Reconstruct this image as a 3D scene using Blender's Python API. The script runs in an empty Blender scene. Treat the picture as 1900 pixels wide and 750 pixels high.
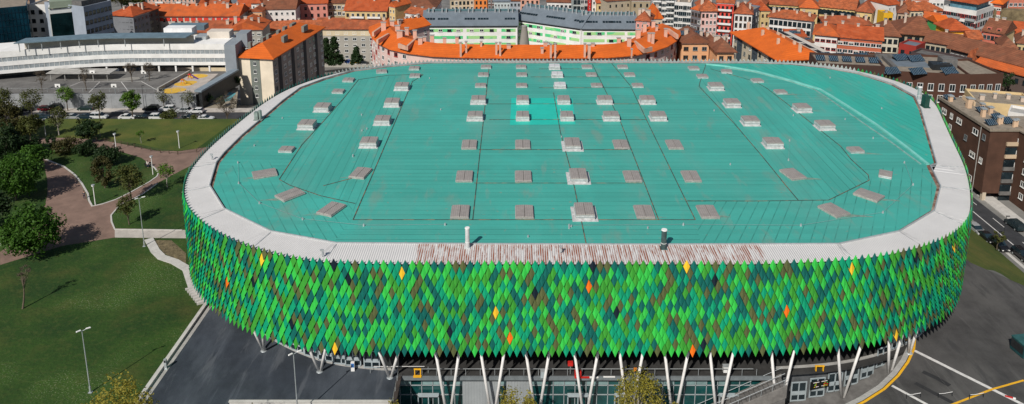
import bpy, math, random
from mathutils import Vector, Matrix
random.seed(7)
R=math.radians
scene=bpy.context.scene
COL=scene.collection
# ------------------------------------------------------------ camera model (drone 73 m above the plaza)
HC=73.4; F=1478.0; TH=R(13.3); CX=945.0; PY=29.4
CT,ST=math.cos(TH),math.sin(TH)
def ray(px,py):
    u=(px-CX)/F; v=(py-PY)/F
    return u, CT-v*ST, -ST-v*CT
def at(px,py,z=0.0):
    u,y,d=ray(px,py); t=(z-HC)/d
    return Vector((u*t,y*t,z))
def atY(px,py,Y):
    u,y,d=ray(px,py); t=Y/y
    return Vector((u*t,Y,HC+d*t))
def proj(p):
    x,y,z=p[0],p[1],p[2]-HC
    dep=y*CT-z*ST; up=y*ST+z*CT
    return CX+F*x/dep, PY-F*up/dep
cam=bpy.data.cameras.new('camera'); co=bpy.data.objects.new('camera',cam); COL.objects.link(co)
co.location=(0,0,HC); co.rotation_euler=(R(90)-TH,0,0)
cam.sensor_width=36; cam.lens=F/1900*36; cam.shift_y=-(375-PY)/1900; cam.shift_x=(950-CX)/1900
cam.clip_end=6000; cam.clip_start=1
scene.camera=co
# ------------------------------------------------------------ light
scene.view_settings.view_transform='Standard'
try: scene.view_settings.look='None'
except Exception: pass
scene.view_settings.exposure=0.0; scene.view_settings.gamma=1
SUN_EL=R(42); SHAZ=R(28)          # shadows fall towards (sin28, cos28)
sdir=Vector((-math.sin(SHAZ)*math.cos(SUN_EL),-math.cos(SHAZ)*math.cos(SUN_EL),math.sin(SUN_EL)))
w=bpy.data.worlds.new('World'); scene.world=w; w.use_nodes=True
nt=w.node_tree; bg=nt.nodes['Background']
sky=nt.nodes.new('ShaderNodeTexSky'); sky.sky_type='NISHITA'; sky.sun_disc=False
sky.sun_elevation=SUN_EL; sky.sun_rotation=math.atan2(sdir.x,sdir.y)
nt.links.new(sky.outputs[0],bg.inputs[0]); bg.inputs[1].default_value=0.06
sl=bpy.data.lights.new('sun','SUN'); sl.energy=4.3; sl.angle=R(0.55); sl.color=(1,0.955,0.88)
so=bpy.data.objects.new('sun',sl); COL.objects.link(so); so.rotation_euler=sdir.to_track_quat('Z','Y').to_euler(); so.location=(-100,-150,250)
# ------------------------------------------------------------ materials
MC={}
def mat(name,col,rough=.75,var=.18,scale=1.2,bump=0.0,bscale=None,metal=0.0,spec=.4,col2=None,ramp=(.35,.65),stripe=None,det=5,rot=0):
    if name in MC: return MC[name]
    m=bpy.data.materials.new(name); m.use_nodes=True; n=m.node_tree.nodes; l=m.node_tree.links
    b=n['Principled BSDF']; b.inputs['Roughness'].default_value=rough; b.inputs['Metallic'].default_value=metal
    b.inputs['Specular IOR Level'].default_value=spec
    g=n.new('ShaderNodeNewGeometry')
    no=n.new('ShaderNodeTexNoise'); no.inputs['Scale'].default_value=scale; no.inputs['Detail'].default_value=det; no.inputs['Roughness'].default_value=.65
    l.new(g.outputs['Position'],no.inputs['Vector'])
    cr=n.new('ShaderNodeValToRGB'); cr.color_ramp.elements[0].position=ramp[0]; cr.color_ramp.elements[1].position=ramp[1]
    c2=col2 or tuple(min(1,c*(1+var)) for c in col); c1=col if col2 else tuple(c*(1-var) for c in col)
    cr.color_ramp.elements[0].color=(*c1,1); cr.color_ramp.elements[1].color=(*c2,1)
    l.new(no.outputs['Fac'],cr.inputs['Fac']); out=cr.outputs['Color']; hgt=no.outputs['Fac']
    if stripe:   # (period m, width fraction, colour, object/uv axis angle)
        per,wf,sc,ang=stripe
        mp=n.new('ShaderNodeMapping'); mp.inputs['Rotation'].default_value=(0,0,ang)
        l.new(g.outputs['Position'],mp.inputs['Vector'])
        sx=n.new('ShaderNodeSeparateXYZ'); l.new(mp.outputs[0],sx.inputs[0])
        mm=n.new('ShaderNodeMath'); mm.operation='PINGPONG'; mm.inputs[1].default_value=per/2; l.new(sx.outputs['Y'],mm.inputs[0])
        lt=n.new('ShaderNodeMath'); lt.operation='LESS_THAN'; lt.inputs[1].default_value=per*wf/2; l.new(mm.outputs[0],lt.inputs[0])
        mx=n.new('ShaderNodeMix'); mx.data_type='RGBA'; l.new(lt.outputs[0],mx.inputs[0]); l.new(out,mx.inputs[6]); mx.inputs[7].default_value=(*sc,1)
        out=mx.outputs[2]
    l.new(out,b.inputs['Base Color'])
    if bump:
        n2=n.new('ShaderNodeTexNoise'); n2.inputs['Scale'].default_value=bscale or scale*6; n2.inputs['Detail'].default_value=4
        l.new(g.outputs['Position'],n2.inputs['Vector'])
        bp=n.new('ShaderNodeBump'); bp.inputs['Strength'].default_value=min(1,bump); bp.inputs['Distance'].default_value=.15
        l.new(n2.outputs['Fac'],bp.inputs['Height']); l.new(bp.outputs[0],b.inputs['Normal'])
    MC[name]=m; return m
def nodes_of(m): return m.node_tree.nodes, m.node_tree.links
def overlay(m,scale,lo,hi,col,amt=1.0,det=4,stretch=(1,1,1),mask=None,rough=.6,ang=0.0):
    """mix a second colour over a material's base colour by noise (stains, wear)"""
    n,l=nodes_of(m); b=n['Principled BSDF']; src=b.inputs['Base Color'].links[0].from_socket
    g=n.new('ShaderNodeNewGeometry'); mp=n.new('ShaderNodeMapping'); mp.inputs['Scale'].default_value=stretch; mp.inputs['Rotation'].default_value=(0,0,ang)
    l.new(g.outputs['Position'],mp.inputs['Vector'])
    no=n.new('ShaderNodeTexNoise'); no.inputs['Scale'].default_value=scale; no.inputs['Detail'].default_value=det; no.inputs['Roughness'].default_value=rough
    l.new(mp.outputs[0],no.inputs['Vector'])
    mr=n.new('ShaderNodeMapRange'); mr.inputs[1].default_value=lo; mr.inputs[2].default_value=hi; mr.inputs[4].default_value=amt
    l.new(no.outputs['Fac'],mr.inputs[0]); fac=mr.outputs[0]
    if mask is not None:
        mu=n.new('ShaderNodeMath'); mu.operation='MULTIPLY'; l.new(fac,mu.inputs[0]); l.new(mask(n,l,g),mu.inputs[1]); fac=mu.outputs[0]
    mx=n.new('ShaderNodeMix'); mx.data_type='RGBA'; l.new(fac,mx.inputs[0]); l.new(src,mx.inputs[6]); mx.inputs[7].default_value=(*col,1)
    l.new(mx.outputs[2],b.inputs['Base Color']); return m
def rangemask(ax,a,bb,soft=1.0):
    def f(n,l,g):
        s=n.new('ShaderNodeSeparateXYZ'); l.new(g.outputs['Position'],s.inputs[0])
        o=[]
        for e,sg in ((a,1),(bb,-1)):
            mr=n.new('ShaderNodeMapRange'); mr.inputs[1].default_value=e-soft*sg; mr.inputs[2].default_value=e+soft*sg
            l.new(s.outputs[ax],mr.inputs[0]); o.append(mr.outputs[0])
        mu=n.new('ShaderNodeMath'); mu.operation='MULTIPLY'; l.new(o[0],mu.inputs[0]); l.new(o[1],mu.inputs[1]); return mu.outputs[0]
    return f
M_GLASS=mat('dark_glass',(.012,.022,.028),.12,.5,.3,spec=.8)
M_GLASST=mat('teal_glass',(.006,.05,.05),.1,.6,.25,spec=.8)
M_GLASSB=mat('blue_glass',(.003,.022,.035),.15,.7,.12,spec=.6)
M_STRIPG=mat('strip_window',(.28,.31,.33),.35,.25,.9)
M_WHITE=mat('white_paint',(.78,.77,.75),.6,.06,.6)
M_FRAME=mat('window_white',(.7,.7,.68),.5,.1,1)
M_STEEL=mat('galvanised_steel',(.42,.45,.46),.4,.12,2,metal=.3)
M_LEG=mat('cream_steel',(.72,.70,.68),.5,.1,.8)
M_DARK=mat('black_metal',(.018,.02,.022),.5,.3,1)
M_CONC=mat('concrete',(.36,.35,.33),.85,.16,.7,bump=.3)
M_CONCD=mat('dark_concrete',(.13,.125,.12),.85,.25,.7)
M_PAVE=mat('pale_paving',(.44,.40,.36),.85,.15,.5)
M_CURB=mat('kerb_stone',(.50,.48,.45),.8,.12,1)
M_ASPH=mat('asphalt',(.030,.038,.050),.85,.2,.25,bump=.2,bscale=6)
M_ASPHR=mat('road_asphalt',(.040,.041,.045),.85,.25,.4,bump=.2,bscale=6)
M_YEL=mat('yellow_paint',(.75,.40,.02),.6,.12,2)
M_WLINE=mat('white_road_paint',(.62,.60,.58),.7,.15,2)
M_RED=mat('red_paint',(.5,.02,.015),.5,.1,1)
M_RUBBER=mat('rubber',(.012,.012,.012),.8,.1,1)
M_TILEO=mat('orange_roof',(.62,.125,.012),.85,.13,.3,bump=.3,bscale=5,stripe=(.9,.16,(.50,.080,.010),.16))
M_TILER=mat('red_roof',(.42,.082,.020),.85,.3,.35,bump=.4,bscale=4,stripe=(.8,.2,(.29,.048,.014),0))
M_TILEB=mat('brown_roof',(.20,.072,.036),.85,.28,.4,bump=.4,bscale=4,stripe=(.9,.2,(.14,.05,.026),0))
TILES=[M_TILER,mat('red_roof_aged',(.33,.085,.032),.88,.35,.4,bump=.4,bscale=4,stripe=(.8,.2,(.24,.06,.025),0)),mat('red_roof_fresh',(.50,.105,.022),.85,.2,.3,bump=.4,bscale=4,stripe=(.8,.2,(.38,.075,.018),0)),mat('red_roof_mottled',(.38,.10,.035),.88,.4,.8,bump=.4,bscale=4,stripe=(.8,.2,(.26,.065,.022),0))]
for t_ in TILES+[M_TILEB]: overlay(t_,.35,.52,.72,(.16,.085,.05),.55,det=9)
overlay(M_TILEO,.25,.55,.75,(.42,.09,.015),.5,det=9)
M_SLATE=mat('grey_roof',(.15,.18,.21),.6,.12,.3,stripe=(.7,.12,(.12,.145,.17),0))
M_PANEL=mat('solar_glass',(.012,.035,.06),.2,.4,.6,spec=.8,stripe=(.5,.14,(.25,.3,.33),1.57))
M_GRAVELROOF=mat('gravel_roof',(.25,.21,.165),.9,.2,.8,bump=.3)
overlay(M_ASPH,.16,.45,.75,(.085,.10,.12),1.0,det=10,stretch=(1,.45,1),ang=.5)
overlay(M_ASPH,.28,.55,.63,(.12,.135,.16),.45,det=10,stretch=(1,.10,1),ang=.9)
overlay(M_ASPH,.05,.52,.6,(.045,.055,.07),.6,det=4)
overlay(M_ASPH,.5,.58,.66,(.10,.11,.125),.6,det=9,stretch=(1,.18,1),ang=-.7)
M_ASPH2=mat('plaza_asphalt',(.058,.056,.055),.88,.25,.25,bump=.2,bscale=6)
overlay(M_ASPH2,.3,.55,.63,(.13,.125,.12),.4,det=10,stretch=(1,.10,1),ang=-1.1)
overlay(M_ASPH2,.14,.45,.75,(.11,.105,.10),.8,det=9,stretch=(1,.4,1),ang=-.9)
overlay(M_ASPH2,.6,.56,.66,(.035,.035,.036),.6,det=9,stretch=(1,.22,1),ang=-.6)
M_LAWN=mat('lawn_grass',(.011,.040,.003),.95,.2,.07,col2=(.034,.080,.006),ramp=(.38,.66),bump=1,bscale=2.0,det=10)
overlay(M_LAWN,1.1,.50,.75,(.070,.085,.018),.55,det=10)
overlay(M_LAWN,.13,.52,.70,(.075,.072,.015),.5,det=10)
overlay(M_LAWN,4.5,.56,.68,(.30,.31,.20),.62,det=4,mask=lambda n,l,g:(lambda q:(l.new(g.outputs['Position'],q.inputs['Vector']),q.inputs['Scale'].__setattr__('default_value',.07),
      (lambda r:(r.inputs[1].__setattr__('default_value',.5),r.inputs[2].__setattr__('default_value',.62),l.new(q.outputs['Fac'],r.inputs[0]),r.outputs[0])[-1])(n.new('ShaderNodeMapRange')))[-1])(n.new('ShaderNodeTexNoise')))
M_LAWN2=mat('meadow_grass',(.042,.070,.009),.95,.3,.12,col2=(.085,.105,.014),bump=.8,bscale=2.5,det=9)
overlay(M_LAWN2,.15,.5,.75,(.19,.14,.035),.5,det=7)
M_PATH=mat('pinkish_path',(.215,.140,.110),.9,.16,.35,bump=.2)
overlay(M_PATH,.2,.5,.8,(.125,.08,.065),.7,det=9)
M_CITY=mat('city_ground',(.17,.165,.155),.9,.35,.06,det=8)
# ------------------------------------------------------------ mesh helpers
class MB:
    def __init__(s): s.v=[]; s.f=[]; s.m=[]; s.uv=None
    def add(s,pts,faces,mi=0):
        k=len(s.v); s.v+= [tuple(p) for p in pts]
        for f in faces: s.f.append(tuple(i+k for i in f)); s.m.append(mi)
        return s
    def poly(s,pts,mi=0): return s.add(pts,[tuple(range(len(pts)))],mi)
    def box(s,c,d,rz=0.0,mi=0,tilt=0.0,taper=1.0):
        cx,cy,cz=c; hx,hy,hz=d[0]/2,d[1]/2,d[2]/2; P=[]
        ca,sa=math.cos(rz),math.sin(rz); ct,st=math.cos(tilt),math.sin(tilt)
        for z in (-hz,hz):
            k=1.0 if z<0 else taper
            for x,y in ((-hx*k,-hy*k),(hx*k,-hy*k),(hx*k,hy*k),(-hx*k,hy*k)):
                y2=y*ct-z*st; z2=y*st+z*ct
                P.append((cx+x*ca-y2*sa,cy+x*sa+y2*ca,cz+z2))
        return s.add(P,[(3,2,1,0),(4,5,6,7),(0,1,5,4),(1,2,6,5),(2,3,7,6),(3,0,4,7)],mi)
    def prism(s,out,z0,z1,mt=0,ms=None,bottom=True):
        n=len(out); ms=mt if ms is None else ms
        a=sum(out[i][0]*out[(i+1)%n][1]-out[(i+1)%n][0]*out[i][1] for i in range(n))
        if a<0: out=out[::-1]
        P=[(p[0],p[1],z0) for p in out]+[(p[0],p[1],z1) for p in out]
        s.add(P,[tuple(range(n,2*n))],mt); k=len(s.v)-2*n
        for i in range(n): s.f.append((k+i,k+(i+1)%n,k+n+(i+1)%n,k+n+i)); s.m.append(ms)
        if bottom: s.f.append(tuple(k+i for i in range(n-1,-1,-1))); s.m.append(ms)
        return s
    def tube(s,p0,p1,r0,r1=None,n=8,mi=0,cap=True):
        r1=r0 if r1 is None else r1; p0=Vector(p0); p1=Vector(p1); d=(p1-p0)
        if d.length<1e-6: return s
        d.normalize(); a=d.orthogonal().normalized(); b=d.cross(a); P=[]
        for p,r in ((p0,r0),(p1,r1)):
            for i in range(n):
                t=2*math.pi*i/n; P.append(p+a*(r*math.cos(t))+b*(r*math.sin(t)))
        fs=[(i,(i+1)%n,n+(i+1)%n,n+i) for i in range(n)]
        if cap: fs+= [tuple(range(n-1,-1,-1)),tuple(range(n,2*n))]
        return s.add(P,fs,mi)
    def strip(s,pts,wd,z,mi=0,th=0.0):
        """flat ribbon following a 2d polyline (mitred)"""
        n=len(pts); L=[];Rr=[]
        for i,p in enumerate(pts):
            a=Vector(pts[max(0,i-1)][:2]); b=Vector(pts[min(n-1,i+1)][:2]); d=(b-a)
            if d.length<1e-6: d=Vector((1,0))
            d.normalize(); nn=Vector((-d.y,d.x))*wd/2
            L.append((p[0]+nn.x,p[1]+nn.y)); Rr.append((p[0]-nn.x,p[1]-nn.y))
        if th<=0:
            P=[(*q,z) for q in L]+[(*q,z) for q in Rr]
            s.add(P,[(n+i,n+i+1,i+1,i) for i in range(n-1)],mi)
        else:
            P=[(*q,z) for q in L]+[(*q,z) for q in Rr]+[(*q,z-th) for q in L]+[(*q,z-th) for q in Rr]
            fs=[(n+i,n+i+1,i+1,i) for i in range(n-1)]
            fs+=[(i,i+1,2*n+i+1,2*n+i) for i in range(n-1)]
            fs+=[(3*n+i,3*n+i+1,n+i+1,n+i) for i in range(n-1)]
            fs+=[(0,2*n,3*n,n),(n-1,2*n-1,4*n-1,3*n-1)]
            s.add(P,fs,mi)
        return s
    def sphere(s,c,r,n=10,m=6,mi=0,sz=1.0):
        P=[];fs=[]
        for j in range(m+1):
            ph=math.pi*j/m
            for i in range(n):
                t=2*math.pi*i/n; P.append((c[0]+r*math.sin(ph)*math.cos(t),c[1]+r*math.sin(ph)*math.sin(t),c[2]+r*sz*math.cos(ph)))
        for j in range(m):
            for i in range(n): fs.append((j*n+i,(j+1)*n+i,(j+1)*n+(i+1)%n,j*n+(i+1)%n))
        return s.add(P,fs,mi)
    def build(s,name,mats,parent=None,world=False,smooth=False):
        me=bpy.data.meshes.new(name)
        off=Vector(parent.location) if (world and parent) else Vector((0,0,0))
        vs=[(a[0]-off.x,a[1]-off.y,a[2]-off.z) for a in s.v] if world and parent else s.v
        me.from_pydata(vs,[],s.f)
        if not isinstance(mats,(list,tuple)): mats=[mats]
        for m in mats: me.materials.append(m)
        me.polygons.foreach_set('material_index',s.m)
        if s.uv:
            uvl=me.uv_layers.new(name='UVMap'); i=0
            for f in s.f:
                for vi in f: uvl.data[i].uv=s.uv[vi]; i+=1
        if smooth: me.polygons.foreach_set('use_smooth',[True]*len(me.polygons))
        me.update()
        o=bpy.data.objects.new(name,me); COL.objects.link(o)
        if parent: o.parent=parent
        return o
def tag(o,label=None,cat=None,group=None,kind=None):
    if label: o['label']=label
    if cat: o['category']=cat
    if group: o['group']=group
    if kind: o['kind']=kind
    return o
def thing(name,label,cat,loc=(0,0,0),rz=0,group=None):
    o=bpy.data.objects.new(name,None); COL.objects.link(o); o.location=loc; o.rotation_euler=(0,0,rz); o.empty_display_size=.5
    return tag(o,label,cat,group)
def struct(name,mb,m,label=None):
    o=mb.build(name,m); o['kind']='structure'; return o
def copy_tree(o,parent=None):
    c=o.copy(); COL.objects.link(c); c.parent=parent
    for ch in o.children: copy_tree(ch,c)
    return c
def P2(pts,z=0.0): return [tuple(at(x,y,z))[:2] for x,y in pts]
# ------------------------------------------------------------ terrain
KY=[-400,194.5,203,214,222,240,300,400,500,620,900,4000]
KZ=[0,0,-4,-4,-7,-12,-24,-42,-58,-72,-80,-80]
KR=[-400,100,205,240,300,400,500,620,900,4000]
KRZ=[-7,-7,-7,-14,-25,-42,-58,-72,-80,-80]
def interp(x,xs,ys):
    if x<=xs[0]: return ys[0]
    for i in range(1,len(xs)):
        if x<=xs[i]: return ys[i-1]+(ys[i]-ys[i-1])*(x-xs[i-1])/(xs[i]-xs[i-1])
    return ys[-1]
def edgeX(Y): return 84.7+(117.3-Y)*.66 if Y<124.5 else 79.9
def g(X,Y):
    a=interp(Y,KY,KZ)
    if X>60:
        b=interp(Y,KR,KRZ)
        if Y<205:
            e=min(edgeX(Y),93); t=max(0,min(1,(X-e)/(95.5-e)))
        else: t=max(0,min(1,(X-60)/35.))
        a=a*(1-t)+b*t
    return a
xs=sorted(set([-3000,-1500,-800,-500,-350]+list(range(-260,-16,12))+[-15.7,-15.5]+[0,18,36.4,36.6,59.5,59.7]+list(range(40,130,5))+list(range(130,330,15))+[400,520,800,1500,3000]))
ys=sorted(set([-400,-100,0,60,90,100,110,117,124,130,140,150,160,180,187,194.5,203,214,222,231,240,260,280,300,320,340,370,400,430,460,500,540,580,620,700,900,1500,4000]))
mb=MB(); 
def gs(x,y):
    if -15.6<x<59.6 and y<188: return -6.0 if x<36.5 else -6.9
    return g(x,y)-.06
mb.v=[(x,y,gs(x,y)) for y in ys for x in xs]
n=len(xs)
for j in range(len(ys)-1):
    for i in range(n-1): mb.f.append((j*n+i,j*n+i+1,(j+1)*n+i+1,(j+1)*n+i)); mb.m.append(0)
struct('ground',mb,M_CITY)
# lawns (flat park, plaza)
struct('park_lawn',MB().poly([(-260,30,0),(-15.62,30,0),(-15.62,110,0),(-50,150,0),(-50,194.5,0),(-260,194.5,0)]),M_LAWN)
struct('grass_bank',MB().poly([(-260,194.5,0),(-46,194.5,0),(-46,203,-3.98),(-260,203,-3.98)]),M_LAWN2)
far_lawn=P2([(0,200),(430,222),(425,232),(365,276),(330,280),(296,276),(250,266),(190,258),(135,258),(60,258),(0,256)])
far_lawn[0]=(-200,194.4); far_lawn[1]=(-60,194.4)
struct('upper_lawn',MB().poly([(x,y,.004) for x,y in far_lawn]),M_LAWN2)
path=[(0,492),(58,474),(118,456),(212,441),(338,442),(338,426),(212,424),(206,400),(222,380),(264,360),(292,340),(318,326),(345,312),(400,286),(410,270),(365,276),(330,281),(290,280),(250,272),(190,260),(130,256),(52,256),(52,266),(130,267),(190,277),(225,282),(262,293),(272,300),(286,312),(293,321),(290,328),(276,338),(240,358),(212,371),(188,378),(170,382),(162,372),(160,360),(150,342),(136,325),(118,311),(96,298),(70,292),(76,300),(84,316),(88,336),(88,360),(84,380),(70,410),(40,440),(0,468)]
PP=P2(path)
mb=MB(); mb.poly([(x,y,.012) for x,y in PP]); struct('park_path',mb,M_PATH)
mb=MB(); mb.strip(P2([(84,296),(118,309),(138,324),(152,341),(163,360),(165,372),(171,383),(190,379),(214,371)]),.35,.09,th=.09)
mb.strip(P2([(214,371),(241,358),(277,338),(291,328),(294,321),(287,312),(272,300)]),.3,.09,th=.09)
mb.strip(P2([(338,427.5),(213,426),(207,412),(206,400),(222,381),(264,361),(292,341)]),.3,.09,th=.09)
struct('path_kerb',mb,M_CURB)
struct('concrete_walk',MB().poly([(*p,.02) for p in P2([(213,441),(345,442.5),(345,427),(213,426)])]),M_PAVE)
mb=MB(); mb.strip(P2([(276,444),(288,466),(300,478),(324,486),(348,500)]),1.5,.12,th=.12); 
mb.strip(P2([(344,500),(354,530),(362,548),(378,562)]),1.0,.14,th=.14)
for i in range(7):
    a=at(352+i*3.6,536+i*4.5); mb.box((a.x+.2,a.y,.1),(1.7,.35,.3+.05*i),rz=.5)
struct('footpath_steps',mb,M_CURB)
mb=MB(); mb.poly([(*p,.016) for p in P2([(284,446),(318,446),(345,470),(345,492),(322,480),(304,470)])]); struct('bare_earth',mb,mat('earth',(.14,.11,.06),.95,.5,1.2,bump=1,bscale=3,det=8))
# plazas: solid slabs
pl=P2([(384,568),(268,733),(200,830),(120,1000)])+[(-15.5,60),(-15.5,97),(-10,120),(-40,150),(-50,130)]
mb=MB(); mb.prism(pl,-6.5,.022,0,1); struct('plaza_left',mb,[M_ASPH,M_CONC])
yl=[(1688,585),(1694,600),(1697,625),(1695,648),(1684,672),(1666,697),(1640,722),(1604,745),(1570,762),(1520,785),(1470,806)]
YL=P2(yl)
def inner(P,d):
    o=[]
    for i,p in enumerate(P):
        q=Vector(P[max(0,i-1)]); r=Vector(P[min(len(P)-1,i+1)]); t=(r-q).normalized(); n_=Vector((t.y,-t.x)); 
        if n_.x>0: n_=-n_
        o.append((p[0]+n_.x*d,p[1]+n_.y*d))
    return o
YK=inner(YL,.9)
def ringz(X): return interp(X,[37,44,51,56,59],[-6,-4.9,-3.3,-.8,.0])
pr=YK[::-1]+[(59,128),(59,150),(79.9,150)]+[(edgeX(y),y) for y in (124.5,117,108,98)]+[(85.5,60),(36.5,60),(36.5,YK[-1][1]-1)]
mb=MB(); mb.prism(pr,-7.2,.022,0,1); struct('plaza_right',mb,[M_ASPH2,M_CONC])
mb=MB(); mb.strip(inner(YL,.5)[1:],.75,.034,th=.01); struct('ring_kerb',mb,M_CONC)
mb=MB(); pts_=[(38,88),(38,100)]
gx=[30,37,41,44,47,51,54,56,59]
mb.v=[(x,y,(ringz(x) if x>37 else -6)+.03) for y in (70,110) for x in gx]; mb.f=[(i,i+1,len(gx)+i+1,len(gx)+i) for i in range(len(gx)-1)]; mb.m=[0]*len(mb.f)
struct('ring_ramp',mb,M_CONCD)
mb=MB(); mb.strip(P2([(383,566),(340,628),(268,731),(215,808)]),.55,.45,th=.45); struct('plaza_kerb',mb,M_CURB)
mb=MB(); mb.strip(P2([(389,568),(346,630),(274,733),(225,808)]),.8,.05,th=.04); struct('drain_strip',mb,M_CONC)
# right side: slope, road, pavement
mb=MB(); Y0=60; L=[]
yy=[60,80,98,108,117,124.5,135,150,165,180,200]
for y in yy: L.append((min(edgeX(y),93),y))
for i in range(len(L)-1):
    a,b=L[i],L[i+1]; mb.poly([(a[0],a[1],.01),(95.5,a[1],-6.95),(95.5,b[1],-6.95),(b[0],b[1],.01)])
struct('grass_slope',mb,M_LAWN2)
mb=MB(); mb.box((96.2,130,-6.97),(1.4,170,.16)); mb.box((106.6,115,-6.95),(3.0,100,.2)); mb.box((103.6,195,-6.95),(1.2,60,.2)); struct('sidewalk_right',mb,M_CURB)
struct('road_right',MB().poly([(96.9,45,-6.95),(105.1,45,-6.95),(103.0,210,-6.95),(96.9,210,-6.95)]),M_ASPHR)
mb=MB()
mb.strip([(99.7,45),(99.7,210)],.22,-6.94)
for i in range(14): mb.strip([(102.2,60+i*10),(102.2,64+i*10)],.18,-6.94)
struct('road_markings',mb,M_WLINE)
# street on the left, below the lawn
struct('street_left',MB().poly([(-300,203,-3.97),(-40,203,-3.97),(-40,210.2,-3.97),(-300,210.2,-3.97)]),M_ASPHR)
mb=MB(); mb.box((-170,211.8,-3.95),(260,3.0,.2)); struct('sidewalk_left',mb,M_PAVE)
# plaza markings
mb=MB()
mb.strip(YL[1:],.42,.034,0)
mb.strip(P2([(1900,706),(1840,723),(1770,750),(1700,775)]),.30,.030,0)
struct('yellow_line',mb,M_YEL)
mb=MB(); mb.strip(P2([(1697,651),(1900,752)]),.55,.026); mb.strip(P2([(1655,716),(1720,751),(1760,775)]),.45,.026); struct('white_line',mb,M_WLINE)
mb=MB(); mb.strip(P2([(1712,690),(1740,703),(1762,716)]),.8,.026); mb.strip(P2([(1698,711),(1730,728),(1768,748)]),.7,.026); struct('dark_asphalt_patch',mb,mat('patch_asphalt',(.028,.028,.03),.9,.2,.5))
# ------------------------------------------------------------ ARENA
H=55.0
OUT=[(-40,170.5),(-20,170),(0,170),(20,170),(40,170),(58,170),(70,170.8),(79,171.6),(87,173),(95,175.3),(103,178.6),(111,183),(117,188),(122.5,194),(127.5,202),(132.5,211.5),(139.5,227),(147.5,249),(154.5,268),(159.5,282),(161.5,293),(160,306),(153,319),(141,330),(125,336),(108,338),(85,338.5),(50,338.5),(13,338.5),(-20,338.3),(-38,336.5),(-54,332),(-68,325),(-80,313),(-88,299),(-92.5,283),(-94.5,268),(-96,254),(-97,241),(-97,230),(-95.8,219.5),(-92.5,208.5),(-87.5,199),(-81,191),(-74,184.5),(-66,179),(-58,175),(-50,172)]
def catmull(P,k=8):
    o=[];n=len(P)
    for i in range(n):
        p0,p1,p2,p3=[Vector(P[(i+j-1)%n]) for j in range(4)]
        for s in range(k):
            t=s/k; o.append(.5*((2*p1)+(-p0+p2)*t+(2*p0-5*p1+4*p2-p3)*t*t+(-p0+3*p1-3*p2+p3)*t*t*t))
    return o
crv=catmull([(x*H/100,y*H/100) for x,y in OUT])
def smooth(c,it):
    for _ in range(it):
        c=[(c[i-1]+c[i]*2+c[(i+1)%len(c)])/4 for i in range(len(c))]
    return c
def resample(c,N):
    n=len(c); seg=[(c[(i+1)%n]-c[i]).length for i in range(n)]; T=sum(seg); out=[];i=0;acc=0
    for k in range(N):
        s=T*k/N
        while acc+seg[i]<s: acc+=seg[i]; i+=1
        t=(s-acc)/seg[i]; out.append(c[i].lerp(c[(i+1)%n],t))
    return out,T
crv=smooth(resample(crv,500)[0],12)
_,PER=resample(crv,10)
NC=int(round(PER/.94)); C2,_=resample(crv,NC*2); N2=NC*2
def nrm(i): 
    a=C2[(i-1)%N2]; b=C2[(i+1)%N2]; d=(b-a).normalized(); return Vector((d.y,-d.x))
if nrm(0).y>0: FL=-1
else: FL=1
NR=[nrm(i)*FL for i in range(N2)]
arena=thing('sports_arena','large stadium hall with turquoise roof and green diamond scale cladding on cream V columns','arena',(17,135,0))
AC=[(.036,.48,.065),(.042,.29,.032),(.003,.29,.145),(.004,.115,.095),(.092,.108,.040),(.006,.014,.025),(.85,.50,.03),(.85,.16,.01)]
ACM=[mat('panel_%s'%s,c,.42,.10,.5,spec=.35) for s,c in zip(['light_green','leaf_green','sea_green','petrol','olive','navy','yellow','orange'],AC)]
M_BACK=mat('panel_back',(.42,.48,.45),.45,.1,1,metal=.2)
RS=.957; HH=.90; ZT=18.75
cent={}
for r in range(14):
    for c in range(NC):
        i=(2*c+(r%2))%N2; p=C2[i]; cent[(r,c)]=(i,(p.x,p.y,ZT-RS*(r+1)))
colour={}
rc=random.Random(11)
for k in cent:
    colour[k]=rc.choices([0,1,2,3,4],[20,21,23,22,14])[0]
acc=[(488,483,6),(752,505,6),(917,577,6),(617,643,6),(1277,494,6),(1575,502,6),(1765,454,6),(1664,622,6),(343,386,6),(424,527,7),(945,625,7),(1092,529,7),(1288,647,7),(1464,577,7),(652,518,5),(990,541,5),(1144,577,5),(1099,492,5),(1328,517,5),(1306,642,5),(830,612,5),(547,600,5),(620,492,5),(1694,473,5),(470,520,5)]
front={k:proj(v[1]) for k,v in cent.items() if v[1][1]<140}
for x,y,ci in acc:
    k=min(front,key=lambda q:(front[q][0]-x)**2+(front[q][1]-y)**2); colour[k]=ci
mb=MB()
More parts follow.
